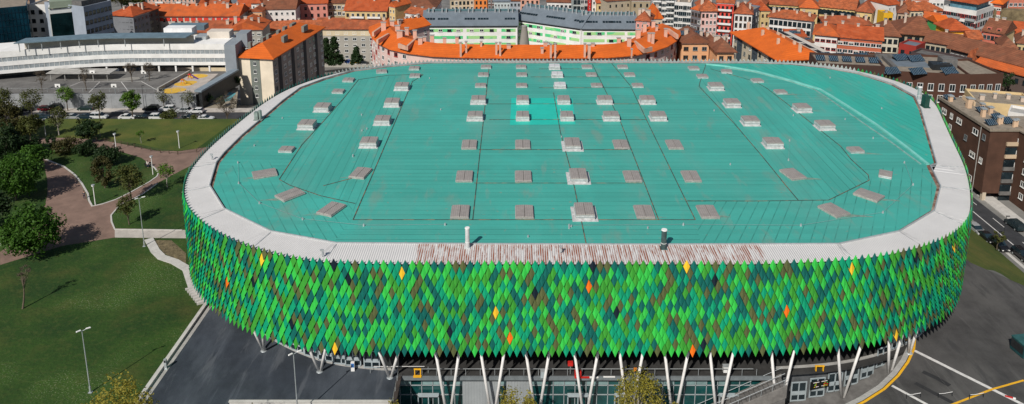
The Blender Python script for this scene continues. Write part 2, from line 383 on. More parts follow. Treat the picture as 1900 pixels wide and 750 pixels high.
for k,(i,cz) in cent.items():
    nn=NR[i]; tl=(C2[(i+1)%N2]-C2[(i-1)%N2]).normalized(); z=cz[2]
    hw=.442
    def q(t,zz,o): return (cz[0]+tl.x*t+nn.x*o,cz[1]+tl.y*t+nn.y*o,zz)
    jt=rc.uniform(-.02,.02)
    Tt=q(0,z+HH,.06+jt);Rt=q(hw,z,.09);Bt=q(0,z-HH,.38+jt);Lt=q(-hw,z,.09); 
    b=[q(0,z+HH,.01),q(hw,z,.03),q(0,z-HH,.30),q(-hw,z,.03)]; bc=8 if nn.y>.72 else (3 if nn.x<-.4 else colour[k])
    base=len(mb.v); mb.v+=[Tt,Rt,Bt,Lt]+b; ci=colour[k]
    fl=[(0,3,2),(0,2,1)] if FL==1 else [(0,3,2),(0,2,1)]
    for f in fl: mb.f.append(tuple(base+a for a in f)); mb.m.append(ci)
    mb.f.append((base+4,base+5,base+6)); mb.m.append(bc)
    mb.f.append((base+4,base+6,base+7)); mb.m.append(bc)
    for a,bq in ((0,1),(1,2),(2,3),(3,0)): mb.f.append((base+a,base+bq,base+4+bq,base+4+a)); mb.m.append(bc)
mb.build('cladding',ACM+[M_BACK],arena,world=True)
def offset(d,step=1): return [ (C2[i].x-NR[i].x*d, C2[i].y-NR[i].y*d) for i in range(0,N2,step)]
# dark backing wall behind the scales + top rail
def band(mb,d,z0,z1,mi=0,step=2,i0=None,i1=None):
    o=offset(d,step); n=len(o); P=[(x,y,z0) for x,y in o]+[(x,y,z1) for x,y in o]
    mb.add(P,[(i,(i+1)%n,n+(i+1)%n,n+i) for i in range(n)],mi)
def annul(mb,d0,z0,d1,z1,mi=0,step=2):
    a=offset(d0,step); b=offset(d1,step); n=len(a)
    mb.add([(x,y,z0) for x,y in a]+[(x,y,z1) for x,y in b],[(i,(i+1)%n,n+(i+1)%n,n+i) for i in range(n)],mi)
mb=MB(); band(mb,.25,4.9,17.9); annul(mb,.25,4.9,.55,4.9); band(mb,.55,4.9,17.9); annul(mb,.25,17.9,.55,17.9)
mb.build('backing_wall',M_DARK,arena,world=True)
mb=MB(); annul(mb,.55,5.0,16,5.0); mb.build('soffit',M_DARK,arena,world=True)
# inner outline of the roof
INpx=[(800,116.5),(720,123.6),(656,131.6),(601,147.6),(557,164),(525,187.6),(493,215),(448,253),(416,285),(401.6,303),(393.6,330),(389,346),(416,389),(502,431),(624,453),(900,455),(1200,456),(1556,454.8),(1670,430.8),(1734,392.4),(1745,347.6),(1726,309),(1738,306),(1708.7,205),(1697.5,179.6),(1656,157),(1592,136.4),(1528,125.2),(1464,118.8),(1400,116.5),(1100,116)]
ZR=17.95
IN=[tuple(at(x,y,ZR))[:2] for x,y in INpx]
# rim: connect outer curve to inner polygon by nearest perimeter fraction
rim=MB()
outr=offset(.12,2); n=len(outr)
Nv=[Vector(p) for p in outr]
def nearest_on(poly,p):
    best=None
    for i in range(len(poly)):
        a=Vector(poly[i]); b=Vector(poly[(i+1)%len(poly)]); d=b-a; t=max(0,min(1,(p-a).dot(d)/d.length_squared)); c=a+d*t
        D=(c-p).length
        if best is None or D<best[0]: best=(D,c)
    return best[1]
inn=[nearest_on(IN,p) for p in Nv]
uv=[]
s=0; 
for i in range(n+1):
    p=Nv[i%n]; c=inn[i%n]; 
    if i: s+=(Nv[i%n]-Nv[i-1]).length
    rim.v+= [(p.x,p.y,17.97),(c.x,c.y,ZR+.12)]; uv+= [(s,0),(s,(p-c).length)]
for i in range(n): rim.f.append((2*i,2*i+2,2*i+3,2*i+1)); rim.m.append(0)
rim.uv=uv
# raised flange + inner lip
M_RIM=mat('rim_sheet',(.68,.665,.65),.6,.05,.25,det=7)
nn_,ll=nodes_of(M_RIM); b=nn_['Principled BSDF']
uvn=nn_.new('ShaderNodeUVMap'); sx=nn_.new('ShaderNodeSeparateXYZ'); ll.new(uvn.outputs[0],sx.inputs[0])
wv=nn_.new('ShaderNodeMath'); wv.operation='MULTIPLY'; wv.inputs[1].default_value=2*math.pi/.30; ll.new(sx.outputs[0],wv.inputs[0])
sn=nn_.new('ShaderNodeMath'); sn.operation='SINE'; ll.new(wv.outputs[0],sn.inputs[0])
bp=nn_.new('ShaderNodeBump'); bp.inputs['Strength'].default_value=1; bp.inputs['Distance'].default_value=.03; ll.new(sn.outputs[0],bp.inputs['Height']); ll.new(bp.outputs[0],b.inputs['Normal'])
# rust streaks on the front middle stretch
src=b.inputs['Base Color'].links[0].from_socket
mp=nn_.new('ShaderNodeMapping'); mp.inputs['Scale'].default_value=(2.3,.22,1); ll.new(uvn.outputs[0],mp.inputs['Vector'])
no=nn_.new('ShaderNodeTexNoise'); no.inputs['Scale'].default_value=1.0; no.inputs['Detail'].default_value=5; no.inputs['Roughness'].default_value=.75; ll.new(mp.outputs[0],no.inputs['Vector'])
mr=nn_.new('ShaderNodeMapRange'); mr.inputs[1].default_value=.44; mr.inputs[2].default_value=.54; ll.new(no.outputs['Fac'],mr.inputs[0])
rx=nn_.new('ShaderNodeMath'); rx.operation='GREATER_THAN'; rx.inputs[1].default_value=.0; ll.new(sn.outputs[0],rx.inputs[0])
gg=nn_.new('ShaderNodeNewGeometry'); mk=rangemask('X',-12.6,34.0,.3)(nn_,ll,gg); mk2=rangemask('Y',80,100,.3)(nn_,ll,gg)
m1=nn_.new('ShaderNodeMath'); m1.operation='MULTIPLY'; ll.new(mr.outputs[0],m1.inputs[0]); ll.new(mk,m1.inputs[1])
m2=nn_.new('ShaderNodeMath'); m2.operation='MULTIPLY'; ll.new(m1.outputs[0],m2.inputs[0]); ll.new(mk2,m2.inputs[1])
m3=nn_.new('ShaderNodeMath'); m3.operation='MULTIPLY'; ll.new(m2.outputs[0],m3.inputs[0]); 
mr3=nn_.new('ShaderNodeMapRange'); mr3.inputs[1].default_value=-.6; mr3.inputs[2].default_value=.3; mr3.inputs[3].default_value=.15; ll.new(sn.outputs[0],mr3.inputs[0]); ll.new(mr3.outputs[0],m3.inputs[1])
mx=nn_.new('ShaderNodeMix'); mx.data_type='RGBA'; ll.new(m3.outputs[0],mx.inputs[0]); ll.new(src,mx.inputs[6]); mx.inputs[7].default_value=(.30,.085,.035,1)
# visible ribs
mr4=nn_.new('ShaderNodeMapRange'); mr4.inputs[1].default_value=-1; mr4.inputs[2].default_value=-.3; mr4.inputs[3].default_value=.86; ll.new(sn.outputs[0],mr4.inputs[0])
vm=nn_.new('ShaderNodeVectorMath'); vm.operation='SCALE'; ll.new(mx.outputs[2],vm.inputs[0]); ll.new(mr4.outputs[0],vm.inputs['Scale'])
ll.new(vm.outputs[0],b.inputs['Base Color'])
ro=rim.build('roof_rim',M_RIM,arena,world=True)
# joints across the rim
mb=MB()
for (a,c) in (((416,389),(371,408)),((389,346),(337,357)),((502,431),(470,459)),((624,453),(605,480)),((1556,455),(1585,480)),((1745,347),(1802,352)),((1734,392),(1785,416)),((1726,309),(1790,310)),((401,303),(350,312))):
    A=at(*a,18.12); B=at(*c,17.97); mb=MB(); mb.tube((A.x,A.y,18.1),(B.x,B.y,17.97),.05,n=5); mb.build('rim_joint',M_STEEL,arena,world=True)
# gutter edge, brown with pale membrane
M_GUT=mat('rusty_gutter',(.13,.055,.035),.9,.5,.8,det=8); overlay(M_GUT,.5,.45,.6,(.38,.30,.24),.8,det=8)
loop=IN+[IN[0]]
mb=MB(); mb.strip(loop,.16,ZR+.30,th=.34); mb.build('roof_upstand',M_STEEL,arena,world=True)
cxr=sum(p[0] for p in IN)/len(IN); cyr=sum(p[1] for p in IN)/len(IN)
def inset(poly,d):
    n=len(poly); a=sum(poly[i][0]*poly[(i+1)%n][1]-poly[(i+1)%n][0]*poly[i][1] for i in range(n)); sg=1 if a>0 else -1; o=[]
    for i in range(n):
        p0,p1,p2=[Vector(poly[(i+j-1)%n]) for j in range(3)]
        d1=(p1-p0).normalized(); d2=(p2-p1).normalized(); n1=Vector((-d1.y,d1.x))*sg; n2=Vector((-d2.y,d2.x))*sg
        b=(n1+n2); b=b/max(.6,b.length_squared)*2 ; b=b*.5*2 if b.length<3 else b.normalized()*1.5
        o.append(tuple(p1+b*d))
    return o
IN1=inset(IN,.08); IN2=inset(IN,.75)
mb=MB(); n=len(IN)
mb.add([(x,y,ZR-.05) for x,y in IN1]+[(x,y,ZR-.02) for x,y in IN2],[(i,(i+1)%n,n+(i+1)%n,n+i) for i in range(n)]); mb.build('gutter',M_GUT,arena,world=True)
TC=(.062,.365,.305)
def tealmat(nm,ang,c=TC):
    m=mat(nm,c,.55,.07,.12,det=8,stripe=(1.45,.10,(c[0]*.62,c[1]*.62,c[2]*.62),ang),spec=.3,bump=.25,bscale=.8)
    overlay(m,.69,.48,.52,tuple(x*.88 for x in c),.55,det=0,stretch=(.012,1,1) if abs(ang)<1.3 else (1,.012,1))
    overlay(m,.30,.50,.54,tuple(min(1,x*1.10) for x in c),.35,det=0,stretch=(.10,1,1) if abs(ang)<1.3 else (1,.10,1))
    overlay(m,.10,.50,.72,(.13,.33,.285),.45,det=9,stretch=(1,.5,1))
    overlay(m,.9,.60,.72,(.22,.30,.25),.45,det=8,stretch=(.5,.12,1))
    overlay(m,.07,.55,.75,(.055,.45,.38),.6,det=6,ang=.7)
    overlay(m,1.0,.64,.74,(.30,.24,.17),.6,det=8)
    overlay(m,.22,.58,.70,(.20,.27,.22),.5,det=9,stretch=(1,.35,1))
    return m
MT=[tealmat('teal_roof_front',0.0),tealmat('teal_roof_left',R(62)),tealmat('teal_roof_right',R(-62)),tealmat('teal_roof_back',R(90))]
IN3=inset(IN,.55)
# slope up slightly to a plateau so the roof sheets meet along hips
mb=MB()
a1=at(655,408,ZR);a2=at(1290,408,ZR);a3=at(1135,118,ZR);a4=at(790,122,ZR)
LFT=at(655,408,18)
tri=[(x,y,ZR-.012) for x,y in IN3]
mb.poly(tri,0); mb.build('membrane_roof',MT[0],arena,world=True)
def region(pxs,mi,dz):
    P=[tuple(at(x,y,ZR))[:2] for x,y in pxs]; MBx=MB(); MBx.poly([(x,y,ZR-.012+dz) for x,y in P]); return MBx
region([(518,333),(537,344),(595,363.6),(655,378),(655,408),(762,155),(780,140),(770,136),(665,148),(640,180),(595,231),(560,269)],1,.004).build('roof_field',MT[3],arena,world=True)
region([(400,335),(396,348),(422,390),(506,431),(620,449),(650,410),(655,378),(595,363.6),(537,344),(518,333),(500,300),(440,300)],1,.004).build('roof_field',MT[1],arena,world=True)
region([(1290,408),(1310,373),(1537,371.6),(1612.7,334.8),(1640,310),(1710,310),(1738,348),(1728,390),(1666,428),(1554,451),(1300,451)],2,.004).build('roof_field',MT[2],arena,world=True)
region([(1298,152),(1297,160),(1360,227),(1413,289),(1456,342),(1481,372),(1537,371.6),(1612.7,334.8),(1611,325),(1579,296),(1464,196),(1400,151),(1310,120)],2,.004).build('roof_field',MT[3],arena,world=True)
wz=tealmat('teal_wedge',R(75),(.040,.40,.32))
region([(1325,119),(1345,122),(1400,131),(1464,147.6),(1521.6,165),(1566,192),(1624,229),(1678,269),(1720,301),(1733,303),(1705,205),(1694,181),(1654,158.5),(1590,138.2),(1528,127),(1464,120.6),(1400,118.2)],2,.008).build('roof_wedge',wz,arena,world=True)
region([(946,232),(1068,231),(1062,182),(949,182)],0,.010).build('new_roof_patch',mat('teal_new',(.02,.50,.40),.5,.05,.3,stripe=(1.45,.05,(.018,.42,.34),0)),arena,world=True)
region([(838,180),(858,180),(840,240),(820,240)],0,.010)
# ridge upstand on the right
rl=[tuple(at(x,y,ZR+.3))[:2] for x,y in [(1310,117.5),(1345,121),(1400,130),(1464,146.6),(1521.6,164),(1566,191),(1624,228),(1678,268),(1722,303)]]
mb=MB(); mb.strip(rl,.55,ZR+.22,th=.26); mb.build('roof_ridge',mat('teal_light',(.19,.55,.48),.5,.12,.5),arena,world=True)
rl2=[tuple(at(x,y,ZR))[:2] for x,y in [(1345,126),(1400,134),(1464,151),(1510,166),(1545,189),(1600,228),(1650,262),(1708,305)]]
mb=MB(); mb.strip(rl2,.30,ZR+.12,th=.16); mb.build('roof_ridge',mat('teal_grey',(.20,.38,.34),.6,.25,.7),arena,world=True)
SEAMS=[[(908,120),(877,408)],[(655,408),(765,152),(785,139)],[(655,408),(877,408)],[(877,408),(1290,408)],[(1135,118),(1170,160),(1203,230),(1290,408)],[(1099,119),(1150,223),(1222,408)],
 [(1027,172),(1040,247),(1060,320),(1088,455)],[(665.6,147.6),(640,180),(595,231),(560,269),(518,333),(537.6,344),(595,363.6),(659,378)],[(665,148),(720,140),(785,138)],
 [(1310,119),(1298.7,152.7),(1297,160.7),(1360,227),(1413,288.7),(1456,342),(1481.6,372.5)],[(1275,373),(1400,373.4),(1537.6,371.6),(1612.7,334.8),(1611,325),(1579,296),(1560,272),(1464,195.6),(1422,163.6),(1400,151),(1318,128)],
 [(880,340),(1065,340)],[(1090,340),(1192,340)],[(888,278),(1050,278)],[(1076,278),(1165,278)],[(908,222),(1200,222)],[(903,193),(1185,193)],[(1000,163),(1170,163)],[(985,143),(1150,143)],[(1000,128),(1080,128)],[(600,345),(665,328)]]
ms=mat('seam_cable',(.05,.075,.065),.8,.3,1); overlay(ms,.6,.5,.6,(.25,.13,.07),.8)
for sm in SEAMS:
    P=[tuple(at(x,y,ZR))[:2] for x,y in sm]; m_=MB(); m_.strip(P,.13,ZR+.05,th=.05); m_.build('lightning_cable',ms,arena,world=True)
def wire(pxs,anch=True):
    P=[at(x,y,ZR) for x,y in pxs]; m_=MB()
    for a,bq in zip(P[:-1],P[1:]): m_.tube((a.x,a.y,ZR+.15),(bq.x,bq.y,ZR+.15),.016,n=4)
    for a in P: m_.tube((a.x,a.y,ZR-.02),(a.x,a.y,ZR+.35),.16,.10,n=6)
    m_.build('safety_line',M_STEEL,arena,world=True)
wire([(441.6,302.8),(443,341),(481.6,378),(561.6,407.8),(675,419.6),(826,418)])
wire([(1678,302.8),(1694,344),(1638,395.6),(1486,419.6),(1268,418),(1056,420)])
wire([(1465,262),(1463,298)])
wire([(681,240),(655,290)])
mb=MB()
for x,y in [(797,146),(671,214),(672,243),(818,204),(524,220),(472,271),(655,291),(1325,206),(1472,215),(1568,222),(1620,257),(1355,306),(1202,424),(1056,424),(1040,205),(1042,255),(1540,145),(1636,202),(1060,421),(980,440)]:
    a=at(x,y,ZR); mb=MB(); mb.tube((a.x,a.y,ZR-.02),(a.x,a.y,ZR+.3),.14,.1,n=6); mb.build('roof_anchor',M_STEEL,arena,world=True)
# skylights
M_FLAP=mat('skylight_flap',(.31,.28,.26),.5,.12,1.5,stripe=(.3,.2,(.24,.22,.205),1.57)); M_CURBM=mat('skylight_kerb',(.52,.52,.52),.5,.2,2)
overlay(M_CURBM,1.5,.5,.7,(.33,.31,.29),.6,det=8); M_RUSTY=mat('skylight_edge',(.42,.36,.31),.7,.3,2)
M_FLAPW=mat('skylight_white',(.58,.58,.59),.5,.08,1)
def skylight(px,py,kind,ang=0):
    w_,d_,h_,fl={'F':(2.65,3.7,.26,0),'R':(2.45,2.9,.95,.12),'Rf':(2.75,3.8,.85,.5),'Rw':(2.95,2.7,1.0,.22),'f':(2.4,1.9,.36,0),'W':(2.5,2.3,.7,.12)}[kind]
    p=at(px,py,ZR+h_*.5); a=R(ang)
    root=MB()
    root.box((0,0,h_/2),(w_,d_,h_),mi=0)
    if fl: root.box((0,0,.06),(w_+2*fl,d_+fl*1.4,.12),mi=0)
    root.box((0,0,h_*.62),(w_+.10,d_+.10,.07),mi=1)
    o=root.build('skylight',[M_CURBM if kind!='F' else M_RUSTY,M_STEEL],arena); o.location=Vector((p.x,p.y,ZR-.01))-arena.location; o.rotation_euler=(0,0,a)
    for s in (-1,1):
        fm=MB(); fm.box((0,0,0),(w_/2-.03,d_+.12,.14),taper=.97)
        f=fm.build('flap',M_FLAPW if kind=='W' else M_FLAP,o); f.location=(s*(w_/4),0,h_+.08)
        f.rotation_euler=(0,s*R(2.5),0)
M_DIRT=mat('roof_dirt',(.17,.27,.22),.7,.3,1.5,det=8)
overlay(M_DIRT,.8,.45,.6,(.080,.36,.31),.9,det=9)
def dirt(px,py,L_,w_,sx=1):
    p=at(px,py,ZR); rn_=random.Random(int(px+py*3)); m_=MB(); n_=7; P=[]
    for i in range(n_+1): P.append((p.x+sx*L_*i/n_,p.y-1.2-L_*.15*i/n_+w_*(.5+rn_.uniform(-.15,.15))*(1-i/n_*.8)))
    for i in range(n_,-1,-1): P.append((p.x+sx*L_*i/n_,p.y-1.2-L_*.15*i/n_-w_*(.5+rn_.uniform(-.15,.15))*(1-i/n_*.8)))
    if sx<0: P=P[::-1]
    m_.poly([(x,y,ZR+.004) for x,y in P]); m_.build('dirt_stain',M_DIRT,arena,world=True)
SK=[]
for y,k in ((394,'F'),(328,'F'),(269,'F')):
    sx_={394:(854,973,1084,1195,1313),328:(862,971,1073,1173,1282),269:(871,970,1062,1152,1251)}[y]
    for i,x in enumerate(sx_): SK.append((x,y-(1 if i==2 else 0),'Rf' if i==2 else k,0))
for y,l in ((216,(882,970,1052,1134,1221)),(186,(888,970,1046,1122,1201))):
    for i,x in enumerate(l): SK.append((x,y,'Rw' if i in(0,3,4) else 'R',0))
for y,l in ((159,(892,968,1039,1107,1183)),(139,(897,968,1034,1097,1168)),(124.5,(902,967,1029,1089,1155))):
    for i,x in enumerate(l): SK.append((x,y,'W' if i==2 else 'f',0))
SK+=[(615,389,'F',-24),(669,322,'F',-12),(685,265,'Rw',0),(710,224,'Rw',0),(728,191,'Rw',0),(746,161,'Rw',0),(770,141,'f',0),(769,127,'f',0),
 (538,362,'F',-42),(491,323,'F',-66),(532,278,'f',-4),(570,232,'Rw',-3),(599,200,'Rw',-3),(628,170,'f',-4),(647,149,'f',-4),(708,133,'f',10),
 (1547,391,'F',24),(1471,324,'F',14),(1434,266,'Rw',0),(1392,225,'Rw',0),(1358,192,'Rw',0),(1328,161,'Rw',0),(1303,142,'f',0),(1287,127,'f',0),
 (1612,363,'F',42),(1643,324,'f',62),(1587,279,'f',4),(1530,233,'Rw',3),(1488,201,'Rw',3),(1448,171,'f',4),(1405,150,'f',4),(1348,133,'f',-8)]
for s_ in SK: skylight(*s_)
for x,y,L_,w_,sx in [(1547,391,5,1.4,1),(1612,363,4,1.2,1),(1471,324,4,1.2,1),(1587,279,4,1.0,1),(615,389,4,1.2,-1),(538,362,4,1.2,-1),(491,323,3,1.0,-1),(669,322,3,1.0,-1),(1313,393,3,1.0,1),(1195,394,3,.9,1),(1448,171,4,1.2,1),(1488,201,3,.9,1)]: dirt(x,y,L_,w_,sx)
# flues and boxes on the rim
def flue(px,py,h_,r,m,band_=True):
    p=at(px,py,18.05); o=MB(); o.tube((0,0,0),(0,0,h_),r,r,n=14); o.box((0,0,.06),(r*2.5,r*2.5,.12))
    q=o.build('flue_pipe',m,arena,smooth=False); q.location=p-arena.location
    c=MB(); c.tube((0,0,h_),(0,0,h_+.12),r*1.15,r*1.05,n=14); c.tube((0,0,h_*.3),(0,0,h_*.3+.06),r*1.08,n=14); c.build('flue_cap',M_WHITE if m is not M_WHITE else M_STEEL,q)
flue(867.5,460,2.9,.30,mat('grey_white_flue',(.55,.57,.57),.5,.1,1))
flue(1231,461,2.7,.36,mat('dark_flue',(.05,.09,.09),.45,.3,1.5))
flue(1705,184,2.6,.40,M_STEEL)
p=at(1716,198,18.05); mb=MB(); mb.box((0,0,1.2),(.9,1.6,2.4)); mb.box((0,0,.08),(1.3,2.0,.16)); q=mb.build('vent_housing',mat('dark_green_metal',(.015,.06,.045),.5,.2,1),arena); q.location=p-arena.location
p=at(480,222,18.05); mb=MB(); mb.box((-.35,0,.8),(.7,1.0,1.6)); mb.tube((.35,0,0),(.35,0,1.9),.32,n=12); mb.box((0,0,.06),(1.7,1.3,.12)); q=mb.build('roof_ventilator',mat('vent_grey',(.2,.25,.23),.5,.2,1),arena); q.location=p-arena.location
mb=MB()
for x,y in [(393,297),(598,477),(1040,470)]:
    a=at(x,y,18.0); mb=MB(); mb.tube((a.x,a.y,17.95),(a.x,a.y,18.9),.05,n=6); mb.box((a.x,a.y,19.0),(.5,.18,.22)); mb.box((a.x+.1,a.y,18.5),(.2,.3,.4)); mb.build('rim_spotlight',M_STEEL,arena,world=True)
# lower storeys behind the columns
def lin(x): return interp(x,[-60,-42,-28,-18],[4.5,2.4,1.0,0])
def sub_band(d,z0,z1,x0,x1,mb,mi=0,ymax=140):
    o=[(C2[i].x-NR[i].x*(d+lin(C2[i].x)),C2[i].y-NR[i].y*(d+lin(C2[i].x))) for i in range(N2)]; n=len(o); 
    for i in range(n):
        a=o[i]; b_=o[(i+1)%n]
        if a[1]<ymax and x0<=a[0]<=x1: mb.poly([(a[0],a[1],z0),(b_[0],b_[1],z0),(b_[0],b_[1],z1),(a[0],a[1],z1)],mi)
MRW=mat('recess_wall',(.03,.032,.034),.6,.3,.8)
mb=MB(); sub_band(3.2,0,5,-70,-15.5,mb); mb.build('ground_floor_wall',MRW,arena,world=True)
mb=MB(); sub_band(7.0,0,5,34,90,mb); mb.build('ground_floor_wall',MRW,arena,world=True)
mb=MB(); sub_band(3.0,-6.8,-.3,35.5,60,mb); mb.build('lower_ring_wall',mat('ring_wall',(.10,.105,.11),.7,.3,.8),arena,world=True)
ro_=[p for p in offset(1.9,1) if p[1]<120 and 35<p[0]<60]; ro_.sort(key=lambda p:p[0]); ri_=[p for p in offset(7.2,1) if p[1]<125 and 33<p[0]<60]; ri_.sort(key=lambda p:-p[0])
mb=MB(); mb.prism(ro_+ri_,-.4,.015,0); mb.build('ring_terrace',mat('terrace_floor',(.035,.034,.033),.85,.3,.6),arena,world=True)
mb=MB(); 
o=[(C2[i].x-NR[i].x*(2.9+lin(C2[i].x)),C2[i].y-NR[i].y*(2.9+lin(C2[i].x))) for i in range(N2) if C2[i].y<128]
for seg in ([p for p in o if p[0]<-15.4],[p for p in o if p[0]>36.4]):
    seg=sorted(seg,key=lambda p:p[0]); mb=MB(); mb.strip(seg,.35,.35 if seg[0][0]<0 else .2,th=.35); mb.build('base_kerb',M_CONC,arena,world=True)
# door panels
def door_panel():
    o=MB(); 
    for x in (-.95,0,.95): o.box((x,0,1.35),(.14,.12,2.7),mi=0)
    for z in (.1,1.15,2.65): o.box((0,0,z),(2.0,.12,.14 if z!=1.15 else .5),mi=0)
    o.box((0,.05,1.35),(1.9,.03,2.6),mi=1); return o
dm=None
M_DOOR=mat('door_grey',(.34,.39,.41),.5,.12,1)
idx=[i for i in range(0,N2)]
last=None; cand=[]
for i in idx:
    p=C2[i]-NR[i]*(2.7+lin(C2[i].x))
    if p.y<125 and (p.x<-17.7 or p.x>40.5):
        if last is None or (p-last).length>2.35: cand.append((p,NR[i])); last=p
for p,nn in cand:
    if -17.6<p.x<-15: continue
    if dm is None: ob=door_panel().build('entrance_door',[M_DOOR,M_GLASS],arena); dm=ob
    else: ob=bpy.data.objects.new('entrance_door',dm.data); COL.objects.link(ob); ob.parent=arena
    zz_=.3 if p.x<0 else (ringz(p.x)+.1 if p.x<54 else .3)
    ob.location=Vector((p.x,p.y,zz_))-arena.location; ob.rotation_euler=(0,0,math.atan2(nn.y,nn.x)+math.pi/2); ob.scale=(1.12,1,1.0 if p.x<0 else 1.15)
# terrace slab, lower facade
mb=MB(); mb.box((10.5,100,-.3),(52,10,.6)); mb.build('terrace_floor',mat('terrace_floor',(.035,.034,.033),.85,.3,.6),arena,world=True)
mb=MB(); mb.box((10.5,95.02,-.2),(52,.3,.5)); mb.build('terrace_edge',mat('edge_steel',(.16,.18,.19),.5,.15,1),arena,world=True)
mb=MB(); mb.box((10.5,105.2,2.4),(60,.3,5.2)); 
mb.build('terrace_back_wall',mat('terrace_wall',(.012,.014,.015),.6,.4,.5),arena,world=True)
mb=MB()
for i in range(16): mb.box((-14+i*3.3,104.9,1.4),(1.6,.1,2.4)); 
mb.build('terrace_doors',M_GLASS,arena,world=True)
mb=MB(); mb.box((10.5,95.3,1.05),(46,.06,.06))
for i in range(24): mb.box((-12+i*2,95.3,.5),(.05,.05,1.0))
mb.build('terrace_railing',M_STEEL,arena,world=True)
mb=MB(); mb.box((10.5,95.9,-3.2),(52,.2,5.6)); mb.build('lower_glazing',M_GLASST,arena,world=True)
mb=MB()
for i in range(35): 
    if not (6<=i<=8): mb.box((-15.2+i*1.52,95.76,-3.2),(.10,.12,5.6),mi=0)
for z in (-.75,-1.9,-3.4): mb.box((10.5,95.74,z),(52,.08,.12),mi=0)
mb.build('mullions',mat('mullion',(.30,.33,.34),.5,.1,1),arena,world=True)
mb=MB()
for cx_,w_ in ((-4.0,5.0),(1.2,3.2),): mb.box((cx_,95.6,-3.2),(w_,.2,5.5))
mb.build('grey_cladding_panel',mat('panel_grey',(.30,.32,.33),.5,.08,.5,stripe=(.4,.1,(.22,.24,.25),1.57)),arena,world=True)
mb=MB()
for i in range(30):
    if i%3!=1: mb.box((-14.4+i*1.52+.0,95.72,-1.32),(1.36,.05,.9),mi=0)
mb.build('window_blinds',mat('blind_glass',(.20,.30,.30),.4,.3,.4),arena,world=True)
for cx_ in (-11.2,9.5,16.0,30.5):
    mb=MB(); mb.box((cx_,95.2,-3.05),(2.9,.5,.28)); mb.box((cx_-1.4,95.2,-4.5),(.12,.5,2.9)); mb.box((cx_+1.4,95.2,-4.5),(.12,.5,2.9)); mb.box((cx_,95.2,-4.5),(.12,.4,2.9)); mb.build('entrance_porch',M_DOOR,arena,world=True)
# V columns
def facade_near(p):
    i=min(range(N2),key=lambda i:(C2[i].x-p.x)**2+(C2[i].y-p.y)**2); return i
def vcol(b,i,spread=1.85,r=.20,zt=6.2):
    t=(C2[(i+1)%N2]-C2[(i-1)%N2]).normalized(); c=C2[i]-NR[i]*.95
    for s in (-1,1):
        e=(c.x+t.x*spread*s,c.y+t.y*spread*s,zt); m_=MB(); m_.tube((b[0]+t.x*.12*s,b[1]+t.y*.12*s,b[2]),e,r,r*.95,n=12)
        m_.build('v_column_strut',M_LEG,arena,world=True,smooth=True)
    m_=MB(); m_.tube((b[0],b[1],b[2]-.02),(b[0],b[1],b[2]+.12),.5,.42,n=14); m_.build('column_base',M_STEEL,arena,world=True)
def base_on(px,z,d=1.3):   # point of the inset facade line seen at pixel column px
    best=min((i for i in range(N2) if C2[i].y<125),key=lambda i:abs(proj((C2[i].x-NR[i].x*d,C2[i].y-NR[i].y*d,z))[0]-px)); return best
for px,z,sp in [(491,0,1.5),(591,0,1.85),(722,0,1.9)]+[(x,-6,1.85) for x in (833,917,999,1084,1169,1251,1332,1442)]+[(1562,-4.7,2.2),(1647,-3.0,1.6),(1686,0,1.2)]:
    dd_=({491:2.3,591:1.7}.get(px,1.3) if z>-5 else .5); i=base_on(px,z,dd_); b=C2[i]-NR[i]*dd_; vcol((b.x,b.y,z),i,sp)
# side and rear storeys under the cladding so the hall stands on the ground
mb=MB(); o=offset(4.0,4); mb.prism([p for p in o],-8,4.95,0)
# keep the front open: only the deep core
core=[p for p in offset(12,4)]; mb=MB(); mb.prism(core,-7,4.9,0); mb.build('core_building',mat('core_wall',(.05,.052,.055),.8,.3,.5),arena,world=True)
